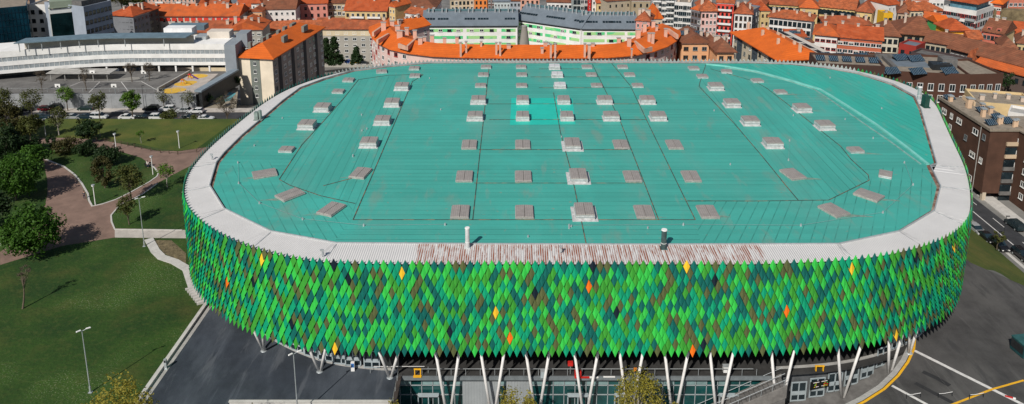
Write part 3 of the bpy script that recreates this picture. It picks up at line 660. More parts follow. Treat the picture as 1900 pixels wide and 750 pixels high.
# ------------------------------------------------------------ BUILDINGS
WCOL={}
def wm(c,rough=.85):
    k=tuple(c)
    if k not in WCOL:
        WCOL[k]=mat('render_%d'%len(WCOL),k,rough,.10,.22,det=8)
        overlay(WCOL[k],.6,.55,.8,tuple(x*.72 for x in k),.45,det=8,stretch=(1,1,.25))
    return WCOL[k]
WHITEC=(.66,.64,.61); CREAM=(.60,.50,.34); PINK=(.62,.27,.22); PINKL=(.62,.46,.42); GREYB=(.36,.34,.30); PEACH=(.66,.36,.19); YELC=(.60,.44,.20); BRICK=(.34,.095,.05); BROWN=(.085,.045,.032); STONE=(.40,.34,.25); ORG=(.70,.26,.03); REDC=(.62,.07,.05)
WMESH={}
def winmesh(style):
    if style in WMESH: return WMESH[style]
    m_=MB()
    fm={'w':M_FRAME,'o':mat('wood_frame',(.12,.06,.03),.6,.2,2),'d':M_DARK,'g':mat('grey_frame',(.2,.22,.23),.5,.1,1),'b':M_FRAME,'r':mat('red_frame',(.4,.05,.04),.6,.1,1),'a':mat('arch_frame',(.30,.22,.12),.8,.1,1)}[style]
    if style=='a':
        pts=[(-.5,-.5),(.5,-.5),(.5,.2)]+[(.5*math.cos(t*math.pi/6),.2+.3*math.sin(t*math.pi/6)) for t in range(1,6)]+[(-.5,.2)]
        m_.add([(x,-.05,z) for x,z in pts],[tuple(range(len(pts)))],1)
        m_.box((0,-.08,-.52),(1.15,.16,.06),mi=0)
    else:
        t=.07
        for c,d in (((0,-.03,.5-t/2),(1,.1,t)),((0,-.03,-.5+t/2),(1,.1,t)),((-.5+t/2,-.03,0),(t,.1,1-2*t)),((.5-t/2,-.03,0),(t,.1,1-2*t)),((0,-.03,0),(t*.7,.08,1-2*t))): m_.box(c,d,mi=0)
        m_.add([(-.5+t,-.012,-.5+t),(.5-t,-.012,-.5+t),(.5-t,-.012,.5-t),(-.5+t,-.012,.5-t)],[(0,1,2,3)],1)
        m_.box((0,-.10,-.53),(1.1,.2,.05),mi=0)
        if style=='b':   # half-lowered blind
            m_.add([(-.5+t,-.02,0.05),(.5-t,-.02,0.05),(.5-t,-.02,.5-t),(-.5+t,-.02,.5-t)],[(0,1,2,3)],2)
    o=m_.build('window',[fm,M_GLASS,mat('blind',(.5,.48,.43),.8,.15,2)]); me=o.data; bpy.data.objects.remove(o); WMESH[style]=me; return me
def put_win(root,x,y,z,w_,h_,rz,style,name='window'):
    o=bpy.data.objects.new(name,winmesh(style)); COL.objects.link(o); o.parent=root; o.location=(x,y,z); o.rotation_euler=(0,0,rz); o.scale=(w_,1,h_); return o
def roof_mesh(W,D,z,rh,ov,kind,th=.28):
    x0,x1,y0,y1=-ov,W+ov,-ov,D+ov; m_=MB()
    if kind=='flat': return None
    along = (W>=D)
    if kind=='gabley': along=False; kind='gable'
    if kind=='gablex': along=True; kind='gable'
    if kind=='hipy': along=False; kind='hip'
    if kind=='hipx': along=True; kind='hip'
    hi=min(W,D)/2+ov if kind=='hip' else 0
    if kind=='hip1': along=False
    if kind=='mono':
        P=[(x0,y0,z),(x1,y0,z),(x1,y1,z+rh),(x0,y1,z+rh)]; Q=[(a,b_,c-th) for a,b_,c in P]
        return m_.add(P+Q,[(0,1,2,3),(7,6,5,4),(0,4,5,1),(1,5,6,2),(2,6,7,3),(3,7,4,0)])
    if along: r0=(x0+hi,(y0+y1)/2,z+rh); r1=(x1-hi,(y0+y1)/2,z+rh)
    else:
        h0=hi; h1=hi
        if kind=='hip1': h0=W/2+ov; h1=0
        r0=((x0+x1)/2,y0+h0,z+rh); r1=((x0+x1)/2,y1-h1,z+rh)
    P=[(x0,y0,z),(x1,y0,z),(x1,y1,z),(x0,y1,z),r0,r1]
    if along: F_=[(0,1,5,4),(2,3,4,5),(1,2,5),(3,0,4)]
    else: F_=[(1,2,5,4),(3,0,4,5),(0,1,4),(2,3,5)]
    m_.add(P,F_); Q=[(x0,y0,z-th),(x1,y0,z-th),(x1,y1,z-th),(x0,y1,z-th)]
    m_.add([P[i] for i in range(4)]+Q,[(0,4,5,1),(1,5,6,2),(2,6,7,3),(3,7,4,0),(7,6,5,4)])
    return m_
NB=0; CITY=[]
def bldg(name,label,A,B,Y,D,n=4,fh=2.9,roof='hip',rh=2.2,ov=.5,wall=WHITEC,rm=None,cols=6,ww=1.0,wh=1.4,st='w',side=None,sc=3,ch=2,chc=None,top=.4,cat='building',balc=(),bandc=None,sol=0,gap=None,parent_only=False,minz=None,rz_fix=None,cornice=True,fw=None,dormers=0,seed=None,group='houses and blocks of the town behind the arena'):
    global NB; NB+=1; rn=random.Random(seed or NB*13)
    rm=rm or M_TILER
    if rm is M_TILER and roof!='flat': rm=rn.choice(TILES)
    wmt=wm(wall) if isinstance(wall,tuple) else wall
    pa=atY(A[0],A[1],Y); ze=pa.z; pb=at(B[0],B[1],ze); ex=Vector((pb.x-pa.x,pb.y-pa.y,0)); W=ex.length; ex.normalize(); ang=math.atan2(ex.y,ex.x); ey=Vector((-ex.y,ex.x,0))
    cs=[pa,pb,pa+ey*D,pb+ey*D]; zb=min(g(c.x,c.y) for c in cs)-.5
    zb=min(zb,ze-n*fh-.5)
    Hh=ze-zb; root=thing(name,label,cat,(pa.x,pa.y,zb),ang,group)
    m_=MB(); m_.box((W/2,D/2,Hh/2),(W,D,Hh)); 
    if bandc: pass
    wl=m_.build('wall',wmt,root)
    rmsh=roof_mesh(W,D,Hh+.28 if roof!='flat' else Hh,rh,ov,roof)
    if rmsh:
        if roof in('gable','gablex','gabley'):
            gm=MB(); al=(W>=D) if roof=='gable' else roof=='gablex'
            if al:
                for x in (0.0,W-.25): gm.add([(x,0,Hh),(x,D,Hh),(x,D/2,Hh+rh*.96),(x+.25,0,Hh),(x+.25,D,Hh),(x+.25,D/2,Hh+rh*.96)],[(0,2,1),(3,4,5),(0,3,5,2),(1,2,5,4)])
            else:
                for y in (0.0,D-.25): gm.add([(0,y,Hh),(W,y,Hh),(W/2,y,Hh+rh*.96),(0,y+.25,Hh),(W,y+.25,Hh),(W/2,y+.25,Hh+rh*.96)],[(0,1,2),(3,5,4),(0,2,5,3),(1,4,5,2)])
            gm.build('gable_end',wmt,root)
        rf=rmsh.build('roof',rm,root)
    else:
        m2=MB(); t=.35
        for c,d in (((W/2,t/2,Hh+.35),(W,t,.7)),((W/2,D-t/2,Hh+.35),(W,t,.7)),((t/2,D/2,Hh+.35),(t,D-2*t,.7)),((W-t/2,D/2,Hh+.35),(t,D-2*t,.7))): m2.box(c,d)
        m2.build('parapet',wmt,root)
        m2=MB(); m2.box((W/2,D/2,Hh+.06),(W-2*t,D-2*t,.1)); rf=m2.build('roof',rm if rm is not M_TILER else M_GRAVELROOF,root)
    # chimneys / boxes on the roof
    cc=chc or wm((.52,.42,.34))
    for i in range(ch):
        x=W*(i+.5+rn.uniform(-.25,.25))/max(1,ch); y=D*rn.uniform(.30,.62); zt=Hh+rh+rn.uniform(.4,1.0) if roof!='flat' else Hh+rn.uniform(1.2,2.0); zb2=Hh
        cm=MB(); cw=rn.uniform(.7,1.3); cm.box((x,y,(zt+zb2)/2),(cw,.7,zt-zb2),mi=0); cm.box((x,y,zt+.1),(cw+.25,.95,.16),mi=1); 
        cm.build('chimney',[cc,M_CONC],rf).location=(0,0,0)
    for i in range(sol):
        sm=MB(); x=W*(i+.5)/sol; sm.box((x,D*.45,Hh+(rh*.8 if roof!='flat' else .9)),(min(4,W/sol*.7),2.2,.1),tilt=R(25)); sm.build('solar_panel',M_PANEL,root)
    # windows
    mg=gap if gap is not None else W/cols*.5
    for r in range(n):
        z=Hh-top-fh*(r+.5)-.1
        if z<1: break
        for c in range(cols):
            if (r*cols+c)>90: break
            x=mg+(W-2*mg)*(c/(cols-1) if cols>1 else .5)
            s_=st if isinstance(st,str) and len(st)==1 else rn.choice(st)
            put_win(root,x,0.0,z,ww,wh,0,s_)
    if side:
        for r in range(n):
            z=Hh-top-fh*(r+.5)-.1
            if z<1: break
            for c in range(sc):
                y=D*(c+.5)/sc; s_=rn.choice(st)
                if side=='R': put_win(root,W,y,z,ww,wh,R(90),s_)
                else: put_win(root,0,y,z,ww,wh,R(-90),s_)
    for bx in balc:   # (x fraction, width)
        for r in range(n):
            z=Hh-top-fh*(r+1)+.05
            if z<1: break
            m3=MB(); x=W*bx[0]; m3.box((x,-.45,z),(bx[1],.9,.14),mi=0); m3.box((x,-.88,z+.5),(bx[1],.06,.85),mi=1)
            for s_ in (-1,1): m3.box((x+s_*bx[1]/2,-.45,z+.5),(.06,.86,.85),mi=1)
            m3.build('balcony',[M_CONC,bx[2] if len(bx)>2 else M_STEEL],root)
    if cornice and roof!='flat':
        m4=MB(); m4.box((W/2,-.06,Hh-.25),(W+.1,.12,.22)); m4.build('cornice',M_FRAME,root)
    for i in range(dormers):
        x=W*(i+.5)/dormers; m5=MB(); m5.box((x,1.6,Hh+.9),(1.5,2.2,1.3)); dd=m5.build('dormer',wmt,rf); put_win(dd,x,.5,Hh+.95,.9,.8,0,'d',name='dormer_window')
    CITY.append(root); return root,W,D,Hh,wl,rf
# --- near left: cream apartment block with orange hipped roof
root,W,D,Hh,wl,rf=bldg('apartment_block','cream and grey apartment block with bright orange roof nearest the left arena rim',(440,106),(505,109.3),236.5,39,5,2.6,'hipy',3.0,.9,(.76,.66,.52),M_TILEO,cols=1,ww=1.0,wh=1.2,st='w',side=None,ch=0,gap=None,group='apartment blocks close to the arena')
m_=MB(); m_.box((W*.5,-.06,Hh/2),(W*.27,.12,Hh-.1)); m_.box((W*.5,-.04,2.4),(W+.02,.10,4.8)); m_.build('stair_strip',wm((.17,.19,.17)),root)
for o in [c for c in root.children if c.name.startswith('window')]: o.location.y=-.15
m_=MB(); m_.box((W+.04,D*.5,Hh/2),(.1,D-.1,Hh-.1)); m_.build('side_render',wm((.30,.27,.24)),root)
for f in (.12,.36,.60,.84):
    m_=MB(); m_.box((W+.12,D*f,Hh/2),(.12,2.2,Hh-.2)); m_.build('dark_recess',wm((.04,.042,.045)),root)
rn=random.Random(5)
for r in range(5):
    for k in range(12):
        if k in (1,4,7,10): continue
        put_win(root,W+.12,D*(k+.5)/12,Hh-.6-2.7*(r+.5),1.5,1.3,R(90),rn.choice('wbg'))
for i,(fx,fy,l) in enumerate([(.22,.10,1.2),(.33,.26,2.2),(.33,.36,2.2),(.4,.5,2),(.4,.62,2.2),(.45,.75,3.5),(.80,.36,3.0),(.86,.72,3.4)]):
    cm=MB(); cm.box((W*fx,D*fy,Hh+2.6),(.9,l,2.6 if i<6 else 2.0)); cm.build('chimney',wm((.17,.19,.17)),rf)
m_=MB(); m_.box((W*.5,-1.0,1.2),(5,2.0,2.4)); m_.build('garage_canopy',M_DARK,root)
# --- long grey block behind
bldg('apartment_block','long grey apartment block with cream top storey and red roof behind the conifers',(586,54),(792,55),346,14,6,2.75,'gable',3.4,.8,GREYB,M_TILER,cols=13,ww=1.7,wh=1.3,st='wwb',ch=6,group='apartment blocks close to the arena')
r_=CITY[-1]; m_=MB(); W_=30
for ch_ in r_.children:
    if ch_.name.startswith('wall'): W_=max(v.co.x for v in ch_.data.vertices); H_=max(v.co.z for v in ch_.data.vertices)
m_.box((W_/2,-.03,H_-1.8),(W_,.06,2.6)); m_.build('top_storey',wm(CREAM),r_)
bldg('apartment_block','cream block with red roof between the school and the bright orange roof',(352,61),(425,59.5),322,14,4,2.75,'gable',3.3,.7,CREAM,M_TILER,cols=6,ww=1.6,wh=1.3,st='wb',ch=3)
bldg('apartment_block','cream and grey block with red roof just left of the bright orange roof',(425,56),(486,55),322,14,4,2.75,'gable',3.2,.7,GREYB,M_TILER,cols=5,ww=1.6,wh=1.3,st='wb',ch=4)
bldg('apartment_block','narrow red roofed block behind the chimneys of the bright orange roof',(487,57),(590,57),345,12,4,2.75,'gable',3.2,.7,CREAM,M_TILER,cols=6,ww=1.5,wh=1.3,st='wb',ch=4)
# --- crescent with orange roof directly behind the arena
def crescent():
    ZE=6.2
    ev=[(684,50),(684,58),(690,70),(700,80),(722,91),(755,98.5),(800,104),(860,106.5),(930,107.5),(1000,107.5),(1070,107.5),(1130,106.5),(1180,102.5),(1215,95),(1240,86),(1256,76),(1263,66),(1265,58)]
    P=[Vector(at(x,y,ZE)[:2]) for x,y in ev]; n=len(P)
    root=thing('curved_apartment_block','long curved block of flats with bright orange roof behind the far arena rim','building',(5,235,g(5,235)-.5))
    # resample
    def nr(i):
        d=(P[min(n-1,i+1)]-P[max(0,i-1)]).normalized(); return Vector((-d.y,d.x))
    dep=13.0; rise=2.3
    inn=[]
    for i in range(n):
        inn.append(P[i]+nr(i)*dep)
    wall=[P[i]+nr(i)*.9 for i in range(n)]; wb=[P[i]+nr(i)*(dep-.9) for i in range(n)]
    rid=[P[i]+nr(i)*dep*.5 for i in range(n)]
    m_=MB(); m_.add([(p.x,p.y,ZE) for p in P]+[(p.x,p.y,ZE+rise) for p in rid]+[(p.x,p.y,ZE+.3) for p in inn]+[(p.x,p.y,ZE-.25) for p in P]+[(p.x,p.y,ZE-.05) for p in wall],
        [(i,i+1,n+i+1,n+i) for i in range(n-1)]+[(n+i,n+i+1,2*n+i+1,2*n+i) for i in range(n-1)]+[(3*n+i,3*n+i+1,i+1,i) for i in range(n-1)]+[(4*n+i,4*n+i+1,3*n+i+1,3*n+i) for i in range(n-1)]+[(0,n,2*n),(n-1,3*n-1,2*n-1)])
    rf=m_.build('roof',M_TILEO,root,world=True)
    zb=g(5,235)-.5; m_=MB()
    m_.add([(p.x,p.y,ZE+.1) for p in wall]+[(p.x,p.y,zb) for p in wall]+[(p.x,p.y,ZE+.1) for p in wb]+[(p.x,p.y,zb-12) for p in wb],
        [(n+i,n+i+1,i+1,i) for i in range(n-1)]+[(2*n+i,2*n+i+1,3*n+i+1,3*n+i) for i in range(n-1)]+[(0,2*n,3*n,n),(n-1,2*n-1,4*n-1,3*n-1)])
    m_.build('wall',wm(PINKL),root,world=True)
    # storey bands of windows
    cum=0;rn=random.Random(3); cnt=0
    for i in range(n-1):
        a,b=wall[i],wall[i+1]; L_=(b-a).length; d=(b-a).normalized(); an=math.atan2(d.y,d.x); k=int(L_/3.0)
        mid=(a+b)/2
        if L_>3 and (i<5 or i>11):
            for j in range(k):
                q=a+d*(L_*(j+.5)/k)
                for r in range(4):
                    if cnt<95: put_win(root,q.x-root.location.x,q.y-root.location.y,ZE-1.7-2.8*r-root.location.z,1.5,1.4,an,rn.choice('wbr')); cnt+=1
    pk=wm((.62,.38,.29))
    for x,y,hh,ww_ in [(712,56,3,1.6),(742,72,3,1.8),(748,70,2.5,1.2),(780,83,2.6,1.3),(788,78,2,1),(802,76,2.2,1.2),(825,80,2,1),(848,78,2,1),(855,96,3.2,.6),(865,93,3,.6),(893,88,2.2,.6),(921,95,3,.6),(928,96,3.2,.6),(944,90,1.6,1.2),(1006,94,1.2,.8),(1022,98,3,.6),(1030,98,3.2,.6),(1012,88,2,1.2),(1085,97,3,.6),(1093,99,3,.8),(1100,88,1.6,1),(1148,80,2,1.1),(1167,86,3,1.2),(1172,98,1.5,.4),(1184,70,3,1.4),(1204,77,3,.9),(1211,78,3.2,.9),(1218,60,2.4,.8),(1235,66,2.6,1),(728,50,2.4,1.4),(738,60,2.6,1.6),(755,62,2.2,1.2),(770,68,2.4,1.2),(1196,55,2.5,1.2),(1212,50,2.4,1.2)]:
        b=at(x,y,ZE+1.6); c=MB(); c.box((b.x,b.y,b.z+hh/2-1.0),(ww_,.7,hh+1.2),mi=0); c.box((b.x,b.y,b.z+hh-.3),(ww_+.3,1.0,.18),mi=1); c.build('chimney',[pk,M_CONC],root,world=True)
    for pts in ([(692,62),(708,51)],[(700,76),(721,64)],[(740,83),(755,88),(775,70)],[(1178,78),(1196,93),(1209,89)],[(1240,55),(1257,67)]):
        Q=[tuple(at(x,y,ZE+2.0))[:2] for x,y in pts]; c=MB(); c.strip(Q,.7,ZE+2.4,th=1.4); c.build('parapet_wall',wm((.60,.36,.26)),root,world=True)
    return root
crescent()
# red-roofed infill inside the crescent (seen through the gap on the left and right)
bldg('low_block','small orange roofed block tucked inside the left horn of the curved block',(745,60),(797,47),262,9,3,2.8,'gable',2.6,.5,PINKL,M_TILEO,cols=3,ch=5)
# --- white and green block with grey roof, two wings
GB=mat('green_panel',(.10,.55,.22),.5,.3,.12,col2=(.35,.62,.25),det=2,ramp=(.48,.52)); 
def green_wing(label,A,B,Y,rh,D,zo=0):
    rt,W,D,Hh,wl,rf=bldg('green_banded_block',label,A,B,Y,D,5,2.9,'gablex',rh,.5,(.74,.73,.70),M_SLATE,cols=1,ww=.01,wh=.01,ch=0,cornice=False,group='grey roofed green and white blocks')
    for o in [c for c in rt.children if c.name.startswith('window')]: bpy.data.objects.remove(o)
    rn=random.Random(int(A[0]))
    for r in range(5):
        z=Hh-1.9-3.0*r
        for a,b in ((.04,.42),(.46,.78),(.83,.98)):
            m_=MB(); m_.box((W*(a+b)/2,-.02,z),(W*(b-a),.12,1.25)); q=m_.build('green_band',GB,rt)
            k=int(W*(b-a)/3.2)
            for j in range(k):
                if rn.random()<.55: put_win(rt,W*a+W*(b-a)*(j+.5)/k,-.09,z,1.7,1.0,0,rn.choice('wgbd'))
    m_=MB(); m_.box((W/2,-.05,Hh-.45),(W-.4,.2,.5)); m_.build('eave_dark_strip',M_DARK,rt)  # black strip on the wall just below the eaves
    for i in range(7):
        x=W*(i+.5)/7
        for s_ in (-.9,.9):
            c=MB(); c.box((x+s_,D*.42,Hh+rh+.2),(.55,.55,2.6)); c.build('chimney',M_STEEL,rf)
        m_=MB()
        for k in range(4): m_.box((x-2.0+k*1.15,D*.19,Hh+rh*.40+.45),(.95,1.1,.14),tilt=math.atan2(rh,D/2))
        if i%3!=2: m_.build('roof_light',M_GLASS,rt)
    m_=MB(); m_.box((W*.5,D*.5,Hh+rh+.35),(W*.96,1.6,.5)); m_.build('ridge_duct',mat('teal_zinc',(.10,.19,.21),.5,.2,1),rt)
    return rt
green_wing('left wing of the green and white block, with long grey roof',(785,48.5),(960,48),322,4.6,17)
green_wing('right wing of the green and white block, slanting, with stepped grey roof',(958,36.5),(1078,53.5),332,4.8,17)
green_wing('short end wing of the green and white block, right of the slanting wing',(1079,54),(1182,54.5),316,4.6,16)
cn=thing('stone_chimney','tapering grey stone cone standing between the two wings of the green and white block','tower',tuple(atY(973,92,308)))
m_=MB(); m_.tube((0,0,-8),(0,0,9.6),3.3,1.05,n=16); m_.build('cone',wm((.26,.24,.21)),cn); m_=MB(); m_.tube((0,0,9.6),(0,0,9.9),1.2,1.2,n=16); m_.build('cap',M_CONC,cn)
# --- generic town table
T=M_TILER; TB=M_TILEB; TO=M_TILEO
def b_(*a,**k): return bldg(*a,**k)
b_('town_house','peach block with brown roof and solar panels right of the curved block',(1265,80),(1316,80),252,12,3,2.9,'gable',2.6,.7,PEACH,TB,cols=3,ww=1.6,wh=1.3,st='go',ch=2,sol=2)
b_('town_house','peach block with brown hipped roof beside the long orange roof',(1331,97),(1362,97),243,12,2,2.9,'hip',3.0,.9,PEACH,TB,cols=2,ww=1.4,st='go',ch=4)
b_('town_house','slim peach block with brown roof between the two peach neighbours',(1316,84),(1333,84),254,10,3,2.9,'gable',2.2,.5,PEACH,TB,cols=2,ww=1.2,st='go',ch=2)
# long orange roof building on the right, receding to the left
root,W,D,Hh,wl,rf=b_('apartment_block','cream block under a long bright orange roof sloping away right of centre',(1362,62),(1446,112),266,14,5,2.8,'hipx',3.4,1.2,(.52,.47,.36),TO,cols=9,ww=1.4,wh=1.3,st='wgd',ch=0,cornice=False,group='apartment blocks close to the arena')
for f in (.15,.5,.85):
    m_=MB(); m_.box((W*f,-.05,Hh/2),(W*.12,.1,Hh-.3)); m_.build('blue_recess',wm((.05,.07,.09)),root)
for i in range(9):
    c=MB(); x=W*(.05+.11*i); c.box((x,D*(.55 if i%3 else .3),Hh+2.9),(.7,.8,2.6)); c.build('chimney',wm((.62,.45,.33)),rf)
for i in range(4):
    m_=MB(); m_.box((W*(.1+.24*i),D+2.6,Hh+.6),(6,2.2,.12),tilt=R(-25)); m_.build('solar_panel',M_PANEL,root)
m_=MB(); m_.box((W*.5,D+3.6,Hh/2),(W,5,Hh-.2)); m_.build('rear_terrace',wm((.55,.50,.44)),root)
# row behind, right of centre
b_('red_tower_house','tall coral red apartment tower with white balcony lines',(1330,5),(1362,7),330,12,8,3.0,'gablex',2,.4,REDC,T,cols=4,ww=1.0,wh=1.5,st='ooa',ch=1,balc=((.5,5.5,M_FRAME),))
b_('town_house','white and pink block with big red hipped roof left of the coral red tower',(1302,20.5),(1331,21),330,15,6,3.0,'hip',3.8,.8,(.66,.42,.38),T,cols=4,ww=1.0,wh=1.6,st='wo',side='L',sc=5,ch=2)
b_('town_house','narrow dark fronted house at the left flank of the pink and white block',(1283,17),(1301,21),336,12,6,3.0,'hip',2.2,.4,(.13,.12,.13),T,cols=3,ww=1.2,wh=1.6,st='wo',ch=1)
b_('town_house','white block with ochre window strips right of the coral red tower',(1363,25),(1396,27),328,13,5,3.0,'hip',3.2,.5,WHITEC,T,cols=4,ww=1.1,wh=1.9,st='o',side='R',sc=3,ch=3)
b_('town_house','blue grey corner house behind the white block with ochre windows',(1396,22),(1412,14),340,12,5,3.0,'flat',1,.5,(.15,.17,.22),M_GRAVELROOF,cols=3,ch=1)
b_('town_house','white arcaded block with dark eaves and red roof in front of the yellow convent',(1428,31),(1506,39),318,10,3,3.2,'hipx',2.3,.9,WHITEC,T,cols=9,ww=1.5,wh=1.9,st='d',side='L',sc=3,ch=7,dormers=0)
b_('town_house','white block with green window band and red roof right of the arcaded block',(1530,43),(1616,47),322,10,3,3.0,'hipx',2.2,.9,(.62,.60,.50),T,cols=10,ww=1.5,wh=1.3,st='gw',ch=6)
b_('convent','left convent wing, yellow with two rows of arched windows and orange roof',(1424,7.5),(1484,11),392,14,3,4.2,'gablex',4.0,.7,YELC,T,cols=9,ww=2.2,wh=2.8,st='a',ch=1,top=.2)
b_('convent','right convent wing, yellow with two rows of arched windows and orange roof',(1519,12),(1586,19),388,14,3,4.2,'gablex',4.0,.7,YELC,T,cols=9,ww=2.2,wh=2.8,st='a',ch=1,top=.2)
b_('convent_tower','square yellow pavilion with orange hipped roof between the two convent wings',(1485,14),(1518,16),372,13,3,4.4,'hip',4.2,.7,YELC,T,cols=3,ww=.9,wh=1.3,st='d',ch=0)
b_('convent_tower','yellow end pavilion with orange roof at the right end of the convent',(1590,21),(1618,24),366,13,3,4.2,'hip',4.0,.7,YELC,T,cols=3,ww=.9,wh=1.3,st='d',ch=0)
b_('convent_tower','yellow end pavilion with orange roof at the left end of the convent',(1388,7),(1418,10),388,14,4,4.2,'hip',3.4,.7,YELC,T,cols=3,ww=.9,wh=1.3,st='d',ch=0)
b_('convent_tower','small yellow house with orange roof standing before the arched convent windows',(1412,20),(1428,20),345,10,3,3.6,'hip',2.4,.5,(.56,.42,.20),T,cols=2,ww=.9,st='o',ch=0)
b_('apartment_block','white apartment block with slate edged red roof before the arcaded block',(1512,64),(1554,68),268,14,5,2.8,'hipx',2.6,.8,WHITEC,T,cols=4,ww=1.5,wh=1.0,st='r',ch=1,group='apartment blocks close to the arena')
rt=CITY[-1]
b_('apartment_block','brick red apartment block with white window rows and cream side wall',(1555,69),(1637,76),266,13,5,2.8,'gablex',3.0,.6,(.45,.12,.06),T,cols=8,ww=1.6,wh=1.3,st='wwb',ch=3,group='apartment blocks close to the arena')
root=CITY[-1]
for ch_ in root.children:
    if ch_.name.startswith('wall'): W_=max(v.co.x for v in ch_.data.vertices); H_=max(v.co.z for v in ch_.data.vertices)
m_=MB(); m_.add([(W_+.05,-.05,0),(W_+.05,13.05,0),(W_+.05,13.05,H_+.1),(W_+.05,6.5,H_+3.0),(W_+.05,-.05,H_+.1)],[(0,1,2,3,4)]); m_.build('cream_side_wall',wm((.58,.47,.30)),root)
b_('low_block','beige gable wall house left of the white apartment block',(1482,80),(1511,80),262,5,4,2.8,'mono',.6,.1,(.42,.38,.27),TB,cols=1,ww=.6,wh=.6,ch=0,sol=2)
b_('low_block','orange tiled terrace house with solar panels below the arcaded block',(1462,68),(1496,68),272,5,3,2.8,'mono',1.2,.3,ORG[:3] if False else (.60,.42,.24),T,cols=4,ww=1.0,ch=1,sol=1)
# city centre strip at the top
b_('white_block','white six storey block with balconies and red shop awnings',(1212,-8),(1252,-7),410,14,8,3.0,'flat',1,.5,WHITEC,M_GRAVELROOF,cols=7,ww=1.5,wh=1.4,st='gd',ch=2,balc=((.2,4,M_FRAME),(.8,4,M_FRAME)))
m_=MB(); rt=CITY[-1]; m_.box((6,-1.0,3.2),(9,2,1.4)); m_.build('shop_awning',M_RED,rt)
b_('white_block','white gallery fronted block with arched bays beside the balcony block',(1252,6),(1283,8),402,13,5,3.2,'flat',1,.5,WHITEC,M_GRAVELROOF,cols=4,ww=2.3,wh=2.2,st='wg',ch=2)
m_=MB(); rt=CITY[-1]; m_.box((5,-1.0,3.4),(5,2,1.3)); m_.build('shop_awning',M_RED,rt)
b_('stone_church','old cream stone church with plain high walls and small brown roof',(1127,3),(1171,0),345,16,5,3.4,'gablex',2.6,.4,STONE,TB,cols=4,ww=.7,wh=1.1,st='d',ch=0,cat='church')
b_('stone_church','rough stone church end wall with climbing plants beside the cream church',(1172,1),(1207,1),343,14,5,3.4,'mono',1.6,.3,(.36,.29,.19),TB,cols=3,ww=.9,wh=1.6,st='a',ch=0,cat='church')
b_('town_house','small orange gabled house at the foot of the stone church',(1208,35),(1229,35),318,10,3,3,'gabley',4.2,.5,(.55,.45,.34),TO,cols=2,ww=.8,ch=1)
b_('town_house','low terracotta house below the church apse',(1180,38),(1206,40),305,10,3,3,'hip',3.0,.5,PINK,T,cols=3,ww=.8,ch=4)
b_('town_house','grey white block with arched balcony bays left of the red strip wall',(1064,-4),(1091,-4),360,12,7,3.0,'flat',1,.5,(.40,.44,.42),M_GRAVELROOF,cols=4,ww=1.5,wh=2.0,st='wd',ch=1)
b_('town_house','tall narrow bright red wall house',(1092,-6),(1097,-6),356,10,8,3.0,'flat',1,.3,(.50,.02,.015),M_GRAVELROOF,cols=1,ww=.3,ch=0)
b_('town_house','slim white house between the red wall and the yellow house',(1098,-2),(1107,-2),357,10,8,3.0,'flat',1,.3,WHITEC,M_GRAVELROOF,cols=1,ww=.9,ch=1)
b_('town_house','yellow house with a terracotta balcony roof beside the church',(1108,6),(1127,6),352,10,6,3.0,'hip',1.8,.5,(.58,.44,.22),T,cols=2,ww=.9,st='o',ch=1)
b_('town_house','white house with paired windows behind the grey roof',(1015,4),(1062,5),390,12,5,3.0,'hip',2.2,.5,WHITEC,TB,cols=6,ww=1.3,wh=1.2,st='dg',ch=3)
b_('town_house','salmon pink house with dark balconies behind the grey roof',(966,-3),(1001,-3),395,12,6,3.0,'gable',2.4,.5,(.62,.34,.25),T,cols=4,ww=1.1,wh=1.5,st='od',ch=2)
b_('town_house','blue grey gabled house with white arcade left of the salmon house',(917,3),(946,3),380,9,5,3.0,'hip',2.0,.5,(.45,.50,.50),M_SLATE,cols=5,ww=.8,wh=1.4,st='w',ch=1)
b_('town_house','grey blue house with skylights just left of the salmon house',(946,2),(966,2),398,12,5,3.0,'gable',2.0,.5,(.34,.38,.42),TB,cols=3,ww=1,st='g',ch=2)
b_('town_house','bright orange house in the top row left of the blue grey gable',(880,-2),(904,-2),402,12,5,3.0,'gable',2.4,.5,(.70,.22,.05),T,cols=3,ww=1.0,wh=1.6,st='od',ch=1)
b_('town_house','cream balcony house in the top row between brown roof and orange house',(836,-1),(879,-2),405,12,5,3.0,'gable',2.2,.5,(.58,.48,.34),TB,cols=6,ww=1.2,wh=1.7,st='wd',ch=2)
b_('town_house','dark fronted house in the top row right of the orange house',(905,-4),(918,-4),400,12,5,3.0,'gable',2.2,.5,(.14,.09,.08),TB,cols=2,ww=1.2,wh=1.7,st='w',ch=1)
b_('market_hall','hall with huge brown tiled roof and row of roof vents in the top row',(742,15),(806,16),372,22,3,3.0,'hipx',5.0,.8,WHITEC,TB,cols=7,ww=1.0,st='w',ch=2)
b_('town_house','low white terrace with striped awnings below the brown market roof',(752,24),(800,30),345,10,3,3.0,'gablex',1.6,.5,WHITEC,T,cols=7,ww=1.0,wh=1.1,st='r',ch=3)
b_('town_house','pale yellow house end beside the dark blue gap',(722,12),(733,14),350,10,5,3.0,'gable',2.2,.4,YELC,T,cols=2,ww=.8,ch=1)
b_('town_house','white tall house peeking above the yellow house',(734,-10),(741,-10),372,10,7,3.0,'flat',1,.3,WHITEC,M_GRAVELROOF,cols=1,ww=.7,ch=0)
b_('town_house','yellow terrace with green shop front and wide red roof',(640,20),(717,21),352,14,4,3.0,'gablex',4.0,.6,(.60,.45,.22),T,cols=8,ww=1.2,wh=1.6,st='owg',ch=4,balc=((.3,6,M_FRAME),(.7,6,M_FRAME)))
b_('town_house','beige and brown galleried house right of the pink house',(608,6),(650,6),368,12,6,3.0,'gable',2.2,.5,(.42,.33,.20),TB,cols=5,ww=1.7,wh=1.8,st='wb',ch=2)
